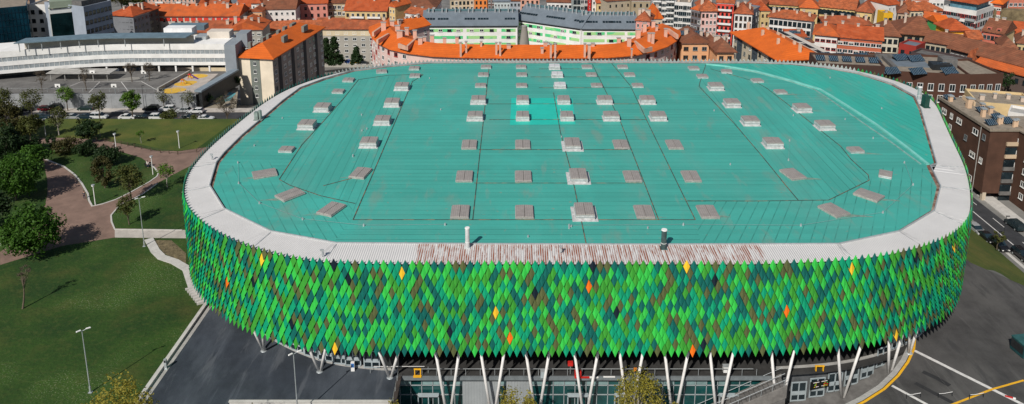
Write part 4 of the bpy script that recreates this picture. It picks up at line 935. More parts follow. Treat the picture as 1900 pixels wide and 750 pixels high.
b_('town_house','salmon pink house with red roof and two rows of dark windows',(549,8),(607,6.5),362,13,5,3.3,'gablex',3.2,.5,(.60,.25,.20),T,cols=5,ww=1.1,wh=1.4,st='d',ch=2)
b_('town_house','white house with wide brown roof left of the salmon pink house',(487,18),(548,17),350,14,5,3.0,'gablex',4.2,.5,WHITEC,TB,cols=6,ww=1.0,wh=1.2,st='dw',ch=4)
b_('town_house','small white lantern house with red hipped cap',(466,6),(483,6),362,7,5,3.0,'hip',2.6,.8,WHITEC,T,cols=2,ww=.7,ch=0)
b_('town_house','orange rendered low house below the lantern house',(466,22),(486,22),345,9,4,3.0,'gable',1.6,.4,(.64,.36,.20),T,cols=3,ww=.8,st='o',ch=2)
b_('town_house','red roofed cottage right of the white chapel front',(386,13),(420,13),372,12,4,3.0,'gablex',3.2,.5,(.60,.50,.38),T,cols=4,ww=.8,ch=3)
b_('town_house','red roofed cottage left of the lantern house',(437,12),(466,13),368,12,4,3.0,'gablex',3.2,.5,(.55,.30,.20),T,cols=4,ww=.8,ch=3)
b_('town_house','red roofed cottage cluster above the long red roof',(400,28),(446,30),345,12,3,3.0,'hip',3.4,.5,(.60,.54,.44),T,cols=5,ww=.8,ch=5)
b_('town_house','slate blue gabled house in the top left row of cottages',(421,2),(437,6),380,10,5,3.0,'gable',2.0,.4,(.22,.25,.28),M_SLATE,cols=2,ww=.7,ch=1)
b_('town_house','red roofed house in the top row above the lantern house',(446,-3),(500,-2),402,13,4,3.0,'gablex',3.0,.5,(.60,.46,.36),T,cols=6,ww=.8,ch=5)
b_('town_house','red roofed house in the top row above the brown roof',(500,-3),(548,-3),410,13,4,3.0,'gablex',2.6,.5,(.64,.60,.52),T,cols=6,ww=.8,ch=3)
b_('town_house','white rendered house in the top row behind the yellow terrace',(655,2),(722,1),400,13,5,3.0,'gablex',2.6,.5,(.60,.52,.42),T,cols=7,ww=1,ch=4)
b_('chapel','tiny white chapel front with pointed gable',(369,8),(384,8),372,9,4,3.0,'gabley',3.0,.2,(.72,.71,.68),T,cols=1,ww=1.3,wh=2,st='d',ch=0,cat='chapel')
b_('pink_block','long pale pink apartment terrace with white balconies behind the trees',(273,-6),(362,-6),400,14,7,3.0,'flat',1,.5,(.60,.36,.27),M_GRAVELROOF,cols=12,ww=.9,wh=1.3,st='w',ch=2,balc=((.25,4,M_FRAME),(.62,4,M_FRAME)))
b_('apartment_block','long low block with red top storey panels under a wide red roof',(276,30),(442,30),335,13,4,2.9,'gablex',3.8,.8,(.56,.50,.42),T,cols=15,ww=1.0,wh=1.3,st='dw',ch=11)
rt=CITY[-1]
for ch_ in rt.children:
    if ch_.name.startswith('wall'): W_=max(v.co.x for v in ch_.data.vertices); H_=max(v.co.z for v in ch_.data.vertices)
for i in range(14):
    m_=MB(); m_.box((W_*(i+.5)/14+1.2,-.06,H_-1.5),(2.0,.12,1.5)); m_.build('red_panel',wm((.60,.05,.03)),rt)
b_('apartment_block','dark shaded block with red hipped roof behind the white office building',(217,29),(246,31),320,16,5,2.9,'hip',3.2,.7,(.08,.08,.08),T,cols=4,ww=1.1,st='d',side='R',sc=5,ch=5)  # walls in an even near-black colour
rt=CITY[-1]
b_('apartment_block','grey flanked block with red roof beside the dark shaded block',(247,31),(280,20),318,12,5,2.9,'hipx',2.6,.6,(.20,.21,.23),T,cols=5,ww=1.0,st='g',ch=2)
# offices, top left
OFF='office buildings in the top left corner'
root,W,D,Hh,wl,rf=b_('office_building','white corner office building with square windows, between two dark glass volumes',(52,12),(96,12),292,22,7,3.4,'flat',1,.5,(.70,.69,.67),M_GRAVELROOF,cols=3,ww=1.4,wh=1.5,st='d',side=None,ch=2,cat='office',group=OFF)
root,W,D,Hh,wl,rf=b_('office_building','office volume with black glass front under a white frame, middle one of the offices',(90,22),(153,16),278,20,6,3.4,'flat',1,.5,(.62,.62,.60),M_GRAVELROOF,cols=6,ww=.9,wh=.6,st='d',ch=1,cat='office',group=OFF)
m_=MB(); m_.box((W*.48,-.12,Hh-9.4),(W*.90,.2,17)); m_.build('glass_front',mat('black_glass',(.004,.014,.016),.15,.6,.15,stripe=None),root)
m_=MB(); m_.box((W*.5,-.25,Hh+1.3),(W,.5,.35)); m_.box((W*.5,3,Hh+2.2),(W*.9,4,2.2)); m_.build('roof_pergola',wm((.22,.26,.20)),root)
root,W,D,Hh,wl,rf=b_('office_building','pale blue grey office wing with rows of small windows, right one of the offices',(155,16),(206,4),279,20,7,3.3,'flat',1,.5,(.30,.34,.40),M_CONCD,cols=7,ww=1.2,wh=1.5,st='d',ch=1,cat='office',group=OFF)
m_=MB(); m_.box((W*.5,4,Hh+1.3),(W*.9,5,2.2)); m_.build('plant_screen',M_CONCD,root)
root,W,D,Hh,wl,rf=b_('office_building','dark blue glass office box at the left edge of the photo',(-60,24),(50,14),272,20,1,3.4,'flat',1,.5,M_GLASSB,M_GRAVELROOF,cols=1,ww=.1,wh=.1,st='d',ch=0,cat='office',group=OFF)
m_=MB()
for r in range(8): m_.box((W/2,-.06,Hh-1.5-r*2.4),(W,.1,.12))
for c in range(16): m_.box((W*(c+.5)/16,-.06,Hh-9),(.1,.1,18))
m_.build('glass_joints',mat('joint',(.004,.02,.035),.4,.1,1),root)
b_('office_building','blue grey roof block far behind the dark glass box in the corner',(-30,2),(15,4),312,14,6,3.2,'flat',1,.5,(.22,.25,.30),M_CONCD,cols=6,ww=1.2,st='d',ch=1,cat='office',group=OFF)
b_('town_house','orange roof strip behind the offices',(20,-3),(90,-3),335,12,3,3,'gablex',2.4,.5,(.55,.40,.28),T,cols=6,ch=3)
b_('town_house','second orange roof strip behind the offices, right of the first',(92,-1),(150,-2),332,12,3,3,'gablex',2.2,.5,(.50,.46,.30),TO,cols=5,ch=3)
# --- right-hand town
b_('glass_tower','white gridded high block with dark glass in the top row right of the convent',(1626,-18),(1648,-18),395,12,12,3.0,'flat',1,.3,WHITEC,M_GRAVELROOF,cols=4,ww=2.0,wh=2.0,st='wd',ch=0)
b_('town_house','yellow and dark blue flat roofed building beside the street',(1640,27),(1657,27),332,6,4,3.0,'flat',1,.3,(.70,.40,.02),M_CONCD,cols=2,ww=1.4,wh=1.0,st='d',ch=1)
b_('town_house','white gabled house with orange roof behind the yellow building',(1648,10),(1670,8),362,12,5,3.0,'gablex',2.6,.4,WHITEC,T,cols=3,ww=.8,ch=1)
b_('town_house','brick and cream balcony block in the top row',(1680,-4),(1724,-2),362,12,5,3.0,'flat',1,.5,(.45,.16,.09),M_GRAVELROOF,cols=6,ww=1.6,wh=1.5,st='wb',ch=1)
b_('town_house','white windowed block between the brick balcony block and the large white block',(1724,0),(1752,1),362,12,5,3.0,'flat',1,.5,WHITEC,M_GRAVELROOF,cols=4,ww=1.2,wh=1.3,st='gw',ch=1)
b_('town_house','cream house with three window columns and red roof',(1690,20),(1713,20),325,10,5,2.9,'hip',3.2,.6,(.62,.52,.36),T,cols=3,ww=1.0,wh=1.8,st='g',ch=1)
b_('town_house','stone house with brown lean roof left of the cream house',(1666,24),(1690,26),328,12,4,2.9,'hip',3.4,.6,(.40,.30,.22),TB,cols=3,ww=1.0,st='d',ch=2)
b_('town_house','low grey white house with red roof and skylights next to the large white block',(1716,22),(1750,20),328,11,4,2.9,'hip',3.0,.6,(.55,.52,.48),T,cols=4,ww=1.0,wh=1.3,st='dw',ch=0)
root,W,D,Hh,wl,rf=b_('large_apartment_block','large white apartment block with grey balconies and blue glazed attic',(1751,14),(1812,24),300,16,7,3.0,'flat',1,.5,WHITEC,M_SLATE,cols=9,ww=1.6,wh=1.5,st='rdg',side='R',sc=7,ch=0,balc=((.12,3.2),(.4,3.2),(.85,3.2)))
m_=MB(); m_.box((W*.5,D*.5,Hh+1.6),(W*.8,D*.7,3.0)); m_.build('attic',mat('blue_attic',(.10,.22,.28),.4,.3,.6),root)
q=roof_mesh(W*.9,D*.8,0,1.6,.6,'hipx').build('attic_roof',T,root); q.location=(W*.05,D*.1,Hh+3.2)
b_('brick_tower','brick tower house with white window surrounds right of the large white block',(1842,6),(1858,8),305,12,8,3.0,'hip',1.6,.8,(.48,.13,.08),TO,cols=2,ww=1.8,wh=1.2,st='b',side='L',sc=3,ch=0)
b_('town_house','white slim house against the brick tower',(1859,4),(1872,2),310,12,7,3.0,'flat',1,.4,WHITEC,M_GRAVELROOF,cols=2,ww=1.0,wh=1.5,st='g',ch=0)
b_('town_house','brick block with white windows in the top right corner',(1873,0),(1915,0),318,12,5,3.0,'flat',1,.4,(.50,.17,.11),M_GRAVELROOF,cols=5,ww=1.4,wh=1.4,st='w',ch=0)
b_('market_hall','wide hall with two stepped brown tiled roofs in the middle of the right-hand town',(1668,62),(1752,68),283,17,3,3.0,'hipx',5.2,1.2,(.34,.28,.20),TB,cols=6,ww=1.6,wh=2,st='d',ch=3)
b_('market_hall','smaller brown roofed annex left of the wide hall',(1637,66),(1668,68),280,16,4,3.0,'hipx',4.2,.8,(.56,.52,.42),TB,cols=3,ww=1.3,wh=1.6,st='d',ch=1)
b_('town_house','red roofed house behind the wide hall, left of the green house',(1714,43),(1742,46),306,11,3,3.0,'gablex',3.4,.6,(.16,.13,.12),T,cols=4,ww=1.0,st='w',ch=1)
b_('town_house','bright green house with orange roof',(1743,45),(1762,45),276,8,4,2.9,'gablex',2.2,.5,(.06,.34,.10),TO,cols=3,ww=.9,wh=1.7,st='d',ch=0)
b_('town_house','orange fronted house with white window bays and red hipped roof',(1763,57),(1797,57),264,9,4,2.9,'hip',3.0,.8,(.74,.36,.03),T,cols=4,ww=1.6,wh=1.3,st='b',ch=0)
b_('town_house','dark garage house with red roof right of the orange house',(1798,73),(1822,74),260,8,3,2.9,'gablex',2.2,.5,(.10,.09,.09),T,cols=4,ww=.9,st='w',ch=0)
b_('town_house','coral house with brown dormered roof and sand coloured side wall',(1825,58),(1861,64),276,13,5,2.9,'gablex',3.6,.6,(.52,.15,.10),TB,cols=5,ww=1.0,wh=1.5,st='gd',ch=2,dormers=2)
root=CITY[-1]
for ch_ in root.children:
    if ch_.name.startswith('wall'): W_=max(v.co.x for v in ch_.data.vertices); H_=max(v.co.z for v in ch_.data.vertices)
m_=MB(); m_.add([(W_+.05,-.05,0),(W_+.05,13.05,0),(W_+.05,13.05,H_+.1),(W_+.05,6.5,H_+3.4),(W_+.05,-.05,H_+.1)],[(0,1,2,3,4)]); m_.build('sand_side_wall',wm((.62,.46,.24)),root)
b_('town_house','little white house with red roof and three dark windows near the right edge',(1859,88),(1886,90),258,9,3,2.9,'hip',2.6,.6,WHITEC,TB,cols=3,ww=.9,wh=1.2,st='d',ch=0)
b_('town_house','yellow stone house with brown roof at the right edge',(1888,80),(1925,84),262,11,4,2.9,'hip',3.0,.6,(.48,.38,.20),TB,cols=4,ww=.9,wh=1.4,st='o',ch=1)
b_('town_house','white gabled house with red roof between sand wall and right edge',(1882,62),(1920,66),282,12,4,2.9,'gablex',3.2,.5,(.55,.52,.48),T,cols=4,ww=.9,st='d',ch=1)
root,W,D,Hh,wl,rf=b_('station_shed','very long low building with brown tiled roof and white posts running to the right edge',(1764,90),(1925,130),248,11,2,3.0,'gablex',3.0,1.0,(.09,.08,.075),TB,cols=16,ww=1.1,wh=1.2,st='w',ch=0,cornice=False)
b_('station_shed','narrow red tiled platform roof in front of the very long low building',(1812,118),(1925,148),236,5,1,3.0,'gablex',1.4,.6,(.10,.07,.06),T,cols=8,ww=1.0,st='d',ch=0,cornice=False)
b_('town_house','white gable end joining the platform roof and the long low building',(1792,112),(1806,115),240,5,2,3.0,'gabley',3.2,.1,(.68,.66,.64),T,cols=1,ww=.5,ch=0)
b_('low_block','cream lean house with brown roof left of the station',(1718,77),(1775,86),262,10,2,3.0,'gablex',2.8,.8,(.40,.35,.26),TB,cols=6,ww=1.2,st='d',ch=1)
b_('low_block','dark flat roofed shed with rusty curved roof sheets',(1690,100),(1786,120),240,7,2,3.0,'flat',1,.3,(.06,.04,.04),M_CONCD,cols=8,ww=1.6,wh=.8,st='w',ch=0)
rt=CITY[-1]
for i in range(6):
    m_=MB(); m_.box((1.5+i*3.6,3.2,3.0+11),(2.8,3.5,1.0)); 
b_('low_block','red flat shed with grey domed rooflight near the brick red block',(1668,84),(1700,90),256,8,2,3.0,'flat',1,.3,(.30,.03,.02),M_SLATE,cols=2,ww=1.2,st='d',ch=0)
# --- rusty brown block right behind the rim on the right
root,W,D,Hh,wl,rf=b_('rust_clad_block','dark brown rust clad block with white framed windows and solar panels on its flat roof',(1640,136),(1800,143),212,19,3,3.3,'flat',1,.3,(.075,.032,.020),M_GRAVELROOF,cols=8,ww=1.5,wh=2.1,st='w',ch=0,top=1.6,group='apartment blocks close to the arena')
for px,py,z_ in [(1530,103,0),(1556,104,0),(1600,104,0),(1562,118,0),(1595,112,0),(1612,130,0),(1640,131,0),(1672,106,0),(1700,108,0),(1655,131,0),(1703,132,0),(1755,122,0),(1762,131,0),(1620,112,0)]:
    zz=atY(1640,136,212).z+1.2; p=at(px,py,zz); m_=MB(); m_.box((p.x,p.y,p.z),(4.6,2.6,.12),rz=.25,tilt=R(28)); m_.build('solar_panel',M_PANEL,root,world=False)
    o=root.children[-1]
for o in [c for c in root.children if c.name.startswith('solar_panel')]:
    o.matrix_parent_inverse=Matrix.Translation(root.location)@Matrix.Rotation(root.rotation_euler.z,4,'Z'); o.matrix_parent_inverse.invert()
zr=Hh+.15
for c,d,m in (((W*.45,D*.55,zr+.1),(W*.42,7,.2),M_SLATE),((W*.18,D*.5,zr+.5),(1.2,D*.6,.9),M_CONCD),((W*.75,D*.35,zr+.8),(5,4,1.6),M_DARK),((W*.88,D*.5,zr+1.2),(4,4,2.6),M_CONCD),((W*.3,D*.8,zr+.6),(10,1.2,1.2),M_CONCD)):
    m_=MB(); m_.box(c,d); m_.build('roof_plant',m,root)
b_('rust_clad_block','curved right end of the rust clad block with tall white window frames',(1800,143),(1862,141),212,15,3,3.3,'flat',1,.3,(.075,.032,.020),M_GRAVELROOF,cols=4,ww=1.5,wh=2.1,st='w',ch=0,top=1.6,group='apartment blocks close to the arena')
b_('rust_clad_block','left rear part of the rust clad block with terraces of solar panels',(1516,122),(1642,128),206,11,2,3.3,'flat',1,.3,(.06,.03,.022),M_GRAVELROOF,cols=6,ww=1.3,wh=2.0,st='w',ch=0,top=1.6,sol=5,group='apartment blocks close to the arena')
# --- big brown brick block by the right-hand road (side wall parallel to the road)
cz=9.3; A0=at(1838,243,cz); zb=-7.4
root=thing('brick_apartment_block','large dark brown brick apartment block with chimneys on its flat roof by the right-hand road','building',(A0.x,A0.y,zb),0,'apartment blocks close to the arena')
Hh=cz-zb; W=7.3; D=21; BR=mat('brown_brick',(.080,.038,.024),.85,.2,.5,det=7,stripe=(.5,.1,(.08,.04,.025),0))
m_=MB(); m_.box((W/2,D/2,Hh/2+1),(W,D,Hh-2)); m_.build('wall',BR,root)
m_=MB(); m_.box((W/2,D/2,Hh+.1),(W+.6,D+.6,.3)); m_.box((-.1,D/2,Hh+.4),(.4,D+.4,.35)); m_.box((W+.1,D/2,Hh+.4),(.4,D+.4,.35)); m_.box((W/2,-.1,Hh+.4),(W-.3,.4,.35)); rf=m_.build('roof',M_GRAVELROOF,root)
rn=random.Random(9)
for r in range(5):
    for k in range(7):
        if rn.random()<.68: put_win(root,-.02,1.9+k*3.3,Hh-2.2-r*2.75,(2.0 if k%2 else 1.1),1.3,R(-90),rn.choice('wgb'))
    m_=MB(); m_.box((W-1.7,-.2,Hh-3.0-r*2.9),(3.6,.4,.8)); m_.build('balcony',wm((.50,.38,.26)) if r<2 else M_CONCD,root)
    m_=MB(); m_.box((W-1.7,-.05,Hh-4.7-r*2.9),(3.6,.15,1.7)); m_.build('balcony_glazing',M_GLASS,root)
m_=MB(); m_.tube((-.12,3.2,0),(-.12,3.2,Hh),.08,n=6); m_.build('downpipe',M_CONC,root)
m_=MB(); m_.box((.6,.3,1.0),(.8,.8,2.4)); m_.build('corner_pillar',wm((.5,.42,.32)),root)
for x,y,h_,w_ in [(1.2,18.5,1.4,.8),(3.0,14,2.4,1.0),(5.6,13,1.4,.7),(2.9,8,2.0,.8),(5.4,9.5,1.8,.8),(3.6,3.2,1.8,.5),(4.4,3.6,1.8,.5),(6.0,1.6,1.7,.5),(6.7,1.9,1.7,.5),(5.6,17,1.2,.6)]:
    m_=MB(); m_.box((x,y,Hh+h_/2),(w_,w_,h_+.3)); m_.box((x,y,Hh+h_+.25),(w_+.3,w_+.3,.25),mi=1); m_.build('chimney',[wm((.60,.42,.28)),M_STEEL],rf)
for x,y in [(1.6,19.8),(4.4,11),(5.3,6.6),(1.8,3.0),(6.0,4.0)]:
    m_=MB(); m_.box((x,y,Hh+.9),(2.6,1.8,.12),rz=.3,tilt=R(28)); m_.build('solar_panel',M_PANEL,root)
m_=MB(); m_.box((5,17.5,Hh+.8),(.35,5,1.0)); m_.build('roof_wall',wm((.62,.46,.30)),rf)
A1=at(1893,246,cz)
root=thing('brick_apartment_block','dark brown brick block cut by the right edge, before the large one','building',(A1.x+.4,A1.y-9,zb),0,'apartment blocks close to the arena')
m_=MB(); m_.box((8,9,Hh/2),(16,18,Hh)); m_.build('wall',BR,root); m_=MB(); m_.box((8,9,Hh+.15),(16.5,18.5,.3)); m_.build('roof',M_GRAVELROOF,root)
for r in range(5):
    for k in range(4): put_win(root,-.02,2+k*4.2,Hh-2.4-r*2.8,1.3,1.3,R(-90),'w')
bldg('low_block','yellow rendered lower block with flat terraces behind the brown brick block',(1812,194),(1925,203),190,11,3,2.9,'flat',1,.3,(.62,.46,.24),M_GRAVELROOF,cols=8,ww=.5,wh=.5,st='d',ch=4,top=1.0,group='apartment blocks close to the arena')
bldg('low_block','white flat roofed annex by the right edge behind the brown brick block',(1870,212),(1925,222),180,6,2,2.9,'flat',1,.3,WHITEC,M_CONC,cols=2,ww=.5,wh=.5,st='d',ch=0,top=1.0,group='apartment blocks close to the arena')
# --- school
ZS=8.6
sp=[(-190,213),(-170,219.5),(-151,226.5),(-142,229.6),(-133,232.4),(-125,234.2),(-116,235.2),(-104,235.4),(-87.2,235.4)]
sp=[Vector(p) for p in sp]
school=thing('school_building','long white curved school with two strips of windows and an open columned ground floor','school',(-125,240,0))
n=len(sp)
def snr(i):
    d=(sp[min(n-1,i+1)]-sp[max(0,i-1)]).normalized(); return Vector((-d.y,d.x))
def sband(mb,z0,z1,o0,o1,mi=0):
    a=[sp[i]+snr(i)*o0 for i in range(n)]; b=[sp[i]+snr(i)*o1 for i in range(n)]
    P=[(p.x,p.y,z0) for p in a]+[(p.x,p.y,z0) for p in b]+[(p.x,p.y,z1) for p in a]+[(p.x,p.y,z1) for p in b]
    fs=[]
    for i in range(n-1): fs+=[(i,i+1,2*n+i+1,2*n+i),(2*n+i,2*n+i+1,3*n+i+1,3*n+i),(n+i+1,n+i,3*n+i,3*n+i+1),(i+1,i,n+i,n+i+1)]
    fs+=[(0,2*n,3*n,n),(n-1,2*n-1,4*n-1,3*n-1)]
    mb.add(P,fs,mi)
m_=MB(); 
for z0,z1 in ((7.0,ZS+.3),(4.4,5.7),(2.1,3.1)): sband(m_,z0,z1,0,11)
sband(m_,2.1,ZS,.35,11); m_.build('wall',wm((.76,.75,.73)),school,world=True)
for z0,z1 in ((5.7,7.0),(3.1,4.4)):
    m_=MB(); sband(m_,z0,z1,.15,.4); m_.build('strip_window',M_STRIPG,school,world=True)
    m_=MB()
    for i in range(n-1):
        L_=(sp[i+1]-sp[i]).length; k=int(L_/1.3)
        for j in range(k):
            q=sp[i].lerp(sp[i+1],(j+.5)/k)+snr(i)*.12; m_.box((q.x,q.y,(z0+z1)/2),(.08,.08,z1-z0))
    m_.build('window_mullions',M_FRAME,school,world=True)
m_=MB(); sband(m_,-.2,2.1,5,11); m_.build('ground_floor_wall',M_CONCD,school,world=True)
for i in range(9):
    x=-129+i*5.2; m_=MB(); m_.box((x,235.9 if x>-120 else 234.8,1.0),(.5,.5,2.3)); m_.build('column',wm((.70,.69,.67)),school,world=True)
m_=MB(); sband(m_,ZS+.05,ZS+.12,.4,10.6); m_.build('roof_deck',wm((.30,.28,.26)),school,world=True)
m_=MB()
can=[at(x,y,11.6) for x,y in [(25,80),(60,78),(130,73),(200,70),(345,69)]]
can2=[Vector((p.x+1,p.y+4.6,11.9)) for p in can]
k=len(can); m_.add([tuple(p) for p in can]+[tuple(p) for p in can2]+[(p.x,p.y,p.z-.3) for p in can]+[(p.x,p.y,p.z-.3) for p in can2],[(i,i+1,k+i+1,k+i) for i in range(k-1)]+[(2*k+i,2*k+i+1,i+1,i) for i in range(k-1)]+[(3*k+i+1,3*k+i,2*k+i,2*k+i+1) for i in range(k-1)]+[(0,k,3*k,2*k),(2*k-1,k-1,3*k-1,4*k-1)])
m_.build('roof_canopy',mat('zinc_canopy',(.13,.19,.23),.45,.15,.5),school,world=True)
for i in range(k-1):
    for t in (.2,.7):
        q=can[i].lerp(can[i+1],t); m_=MB(); m_.tube((q.x,q.y+.6,ZS),(q.x,q.y+.6,11.4),.14,n=6); m_.build('canopy_post',M_STEEL,school,world=True)
m_=MB()
for i in range(k-1):
    a=can[i]+Vector((1,3.4,0)); b=can[i+1]+Vector((1,3.4,0)); m_.add([(a.x,a.y,ZS),(b.x,b.y,ZS),(b.x,b.y,11.3),(a.x,a.y,11.3)],[(0,1,2,3)])
m_.build('pavilion_wall',wm((.50,.46,.40)),school,world=True)
for px,py,w_,h_,m in ((330,60,9,2.6,wm((.72,.72,.72))),(372,72,3.4,1.4,M_STEEL),(405,66,7,2.4,wm((.60,.54,.47))),(345,52,12,1.6,mat('zinc_canopy',(0,0,0)))):
    p=at(px,py,ZS+h_*.5); m_=MB(); m_.box((p.x,p.y+2,ZS+h_/2),(w_,4,h_)); m_.build('roof_pavilion',m,school,world=True)
m_=MB(); m_.box((-85.4,239,4.4),(3.4,9,8.8)); m_.box((-83.6,243,8.6),(3.4,5,4.4)); m_.build('stair_tower',wm((.24,.27,.30)),school,world=True)
p=at(150,135,2.4); m_=MB(); m_.box((-128,228.5,2.3),(19,5,.22)); 
for i in range(5): m_.tube((-136.5+i*4.2,226.6,0),(-136.5+i*4.2,226.6,2.2),.12,n=6)
m_.build('entrance_canopy',M_CONC,school,world=True)
# school yard on top of the retaining wall
m_=MB(); m_.prism([(-175,213.6),(-88.3,213.6),(-85.3,236),(-175,236)],-8,-.02,0); struct('school_yard',m_,mat('yard_asphalt',(.135,.13,.125),.9,.2,.3,det=7))
m_=MB()
for P in ([(150,152),(262,151)],[(150,152),(100,172)],[(262,151),(300,172)],[(185,152),(165,172)],[(225,152),(240,172)]): m_.strip(P2(P),.18,.0,0)
struct('yard_markings',m_,M_WLINE)
m_=MB(); m_.poly([(*p,.004) for p in P2([(188,150),(245,143),(300,143),(230,150)])]); struct('yard_patch',m_,mat('yard_light',(.25,.24,.22),.9,.1,.5))
rw=thing('retaining_wall','grey concrete retaining wall between the school yard and the parked cars','wall',(-130,213.3,-4))
m_=MB(); m_.box((-131.8,213.3,-1.95),(87,.5,4.5)); m_.build('wall_face',mat('ret_wall',(.26,.27,.28),.85,.15,.5,stripe=(4,.02,(.18,.18,.19),1.57)),rw,world=True)
m_=MB(); m_.box((-131.8,213.3,2.0),(87,.05,.05))
for i in range(35): m_.box((-175+i*2.5,213.3,1.5),(.06,.06,1.2))
m_.build('wall_fence',M_STEEL,rw,world=True)
# playground
pg=MB(); pg.poly([(*p,.006) for p in P2([(306,172),(362,172),(405,137),(350,137)])]); struct('playground_floor',pg,mat('play_floor',(.42,.37,.33),.9,.12,.5))
for i,(x,y,r) in enumerate([(325,167,3.2),(342,156,2.9),(352,153,2.2),(367,141.5,3.0),(318,171,2.0)]):
    c=at(x,y,0); m_=MB(); m_.poly([(c.x+r*math.cos(t*.393),c.y+r*.7*math.sin(t*.393),.012+.003*i) for t in range(16)]); struct('yellow_play_circle',m_,mat('play_yellow',(.62,.38,.05),.8,.1,1))
def swing(x,y,label,c1,c2):
    c=at(x,y,0); t=thing('play_slide',label,'play equipment',tuple(c))
    m_=MB(); m_.tube((-1.2,0,0),(-.6,0,1.8),.08); m_.tube((0,0,0),(-.6,0,1.8),.08); m_.box((-.6,0,1.5),(.9,.9,.1)); m_.build('frame',c1,t)
    m_=MB(); m_.add([(-.3,-.35,1.5),(1.9,-.35,.15),(1.9,.35,.15),(-.3,.35,1.5),(-.3,-.35,1.4),(1.9,-.35,.05),(1.9,.35,.05),(-.3,.35,1.4)],[(0,1,2,3),(7,6,5,4),(0,4,5,1),(2,6,7,3),(1,5,6,2)]); m_.build('slide',c2,t)
swing(356,147,'purple and red slide on the farther yellow circles of the playground',M_RED,mat('purple',(.12,.03,.30),.5,.1,1))
swing(343,157,'orange slide frame on the nearer yellow circle of the playground',mat('orange_paint',(.7,.2,.02),.5,.1,1),M_YEL)
yw=thing('yard_wall','dark side wall with pale coping between school yard and playground','wall',tuple(at(325,160,0)))
a=at(293,170,0); b=at(352,137,0); m_=MB(); m_.strip([(a.x,a.y),(b.x,b.y)],.5,1.1,th=1.2); m_.build('wall_face',M_CONC,yw,world=True)
rampw=thing('covered_ramp','long blue grey covered ramp running up to the school beside the playground','ramp',tuple(at(400,155,0)))
a=at(367,170,1.2); b=at(437,130,1.2); m_=MB(); m_.strip([(a.x,a.y),(b.x,b.y)],2.2,1.5,th=.5); m_.build('ramp_roof',mat('ramp_zinc',(.2,.25,.29),.45,.12,.6),rampw,world=True)
m_=MB(); m_.strip([(a.x+.6,a.y),(b.x+.6,b.y)],1.0,1.0,th=4.4); m_.build('ramp_wall',M_DARK,rampw,world=True)
lp=MB(); q=P2([(366,202),(438,202),(442,163),(405,163)],-3.9); lp.poly([(*p,-3.9) for p in q]); struct('lower_court',lp,mat('lower_court',(.30,.26,.20),.9,.3,.4))
lp=MB(); q=P2([(400,193),(426,187),(438,173),(424,171)],-3.87); lp.poly([(*p,-3.87) for p in q]); struct('blue_court',lp,mat('blue_court',(.10,.32,.36),.8,.1,.5))
for i,(x,y,z) in enumerate([(109,176,0),(213,176,0),(173,150,0),(268,150,0)]):
    c=at(x,y,z); t=thing('basketball_hoop',['white basketball board at the front left of the school yard','white basketball board at the front right of the school yard','white basketball board at the rear left of the school yard','white basketball board at the rear right of the school yard'][i],'basketball hoop',tuple(c),0,'basketball hoops in the school yard')
    m_=MB(); m_.tube((0,.6,0),(0,.3,2.4),.09,n=6); m_.build('post',M_STEEL,t)
    m_=MB(); m_.box((0,0,2.7),(1.5,.06,1.0)); m_.build('backboard',M_WHITE,t)
    m_=MB(); m_.box((0,-.04,2.5),(.5,.04,.4)); m_.build('target_square',M_DARK,t)
# bus shelter
c=at(278,196,-3.8); t=thing('bus_shelter','bus shelter with white advertising panel against the retaining wall','bus shelter',tuple(c))
m_=MB(); m_.box((1.5,0,2.4),(6.5,1.5,.14)); m_.build('shelter_roof',M_DARK,t)
m_=MB(); m_.box((-1.4,0,1.1),(2.4,.2,2.0)); m_.build('poster_panel',M_WHITE,t)
for x in (.6,2.4,4.5):
    m_=MB(); m_.box((x,.5,1.2),(.12,.12,2.4)); m_.build('post',M_DARK,t)
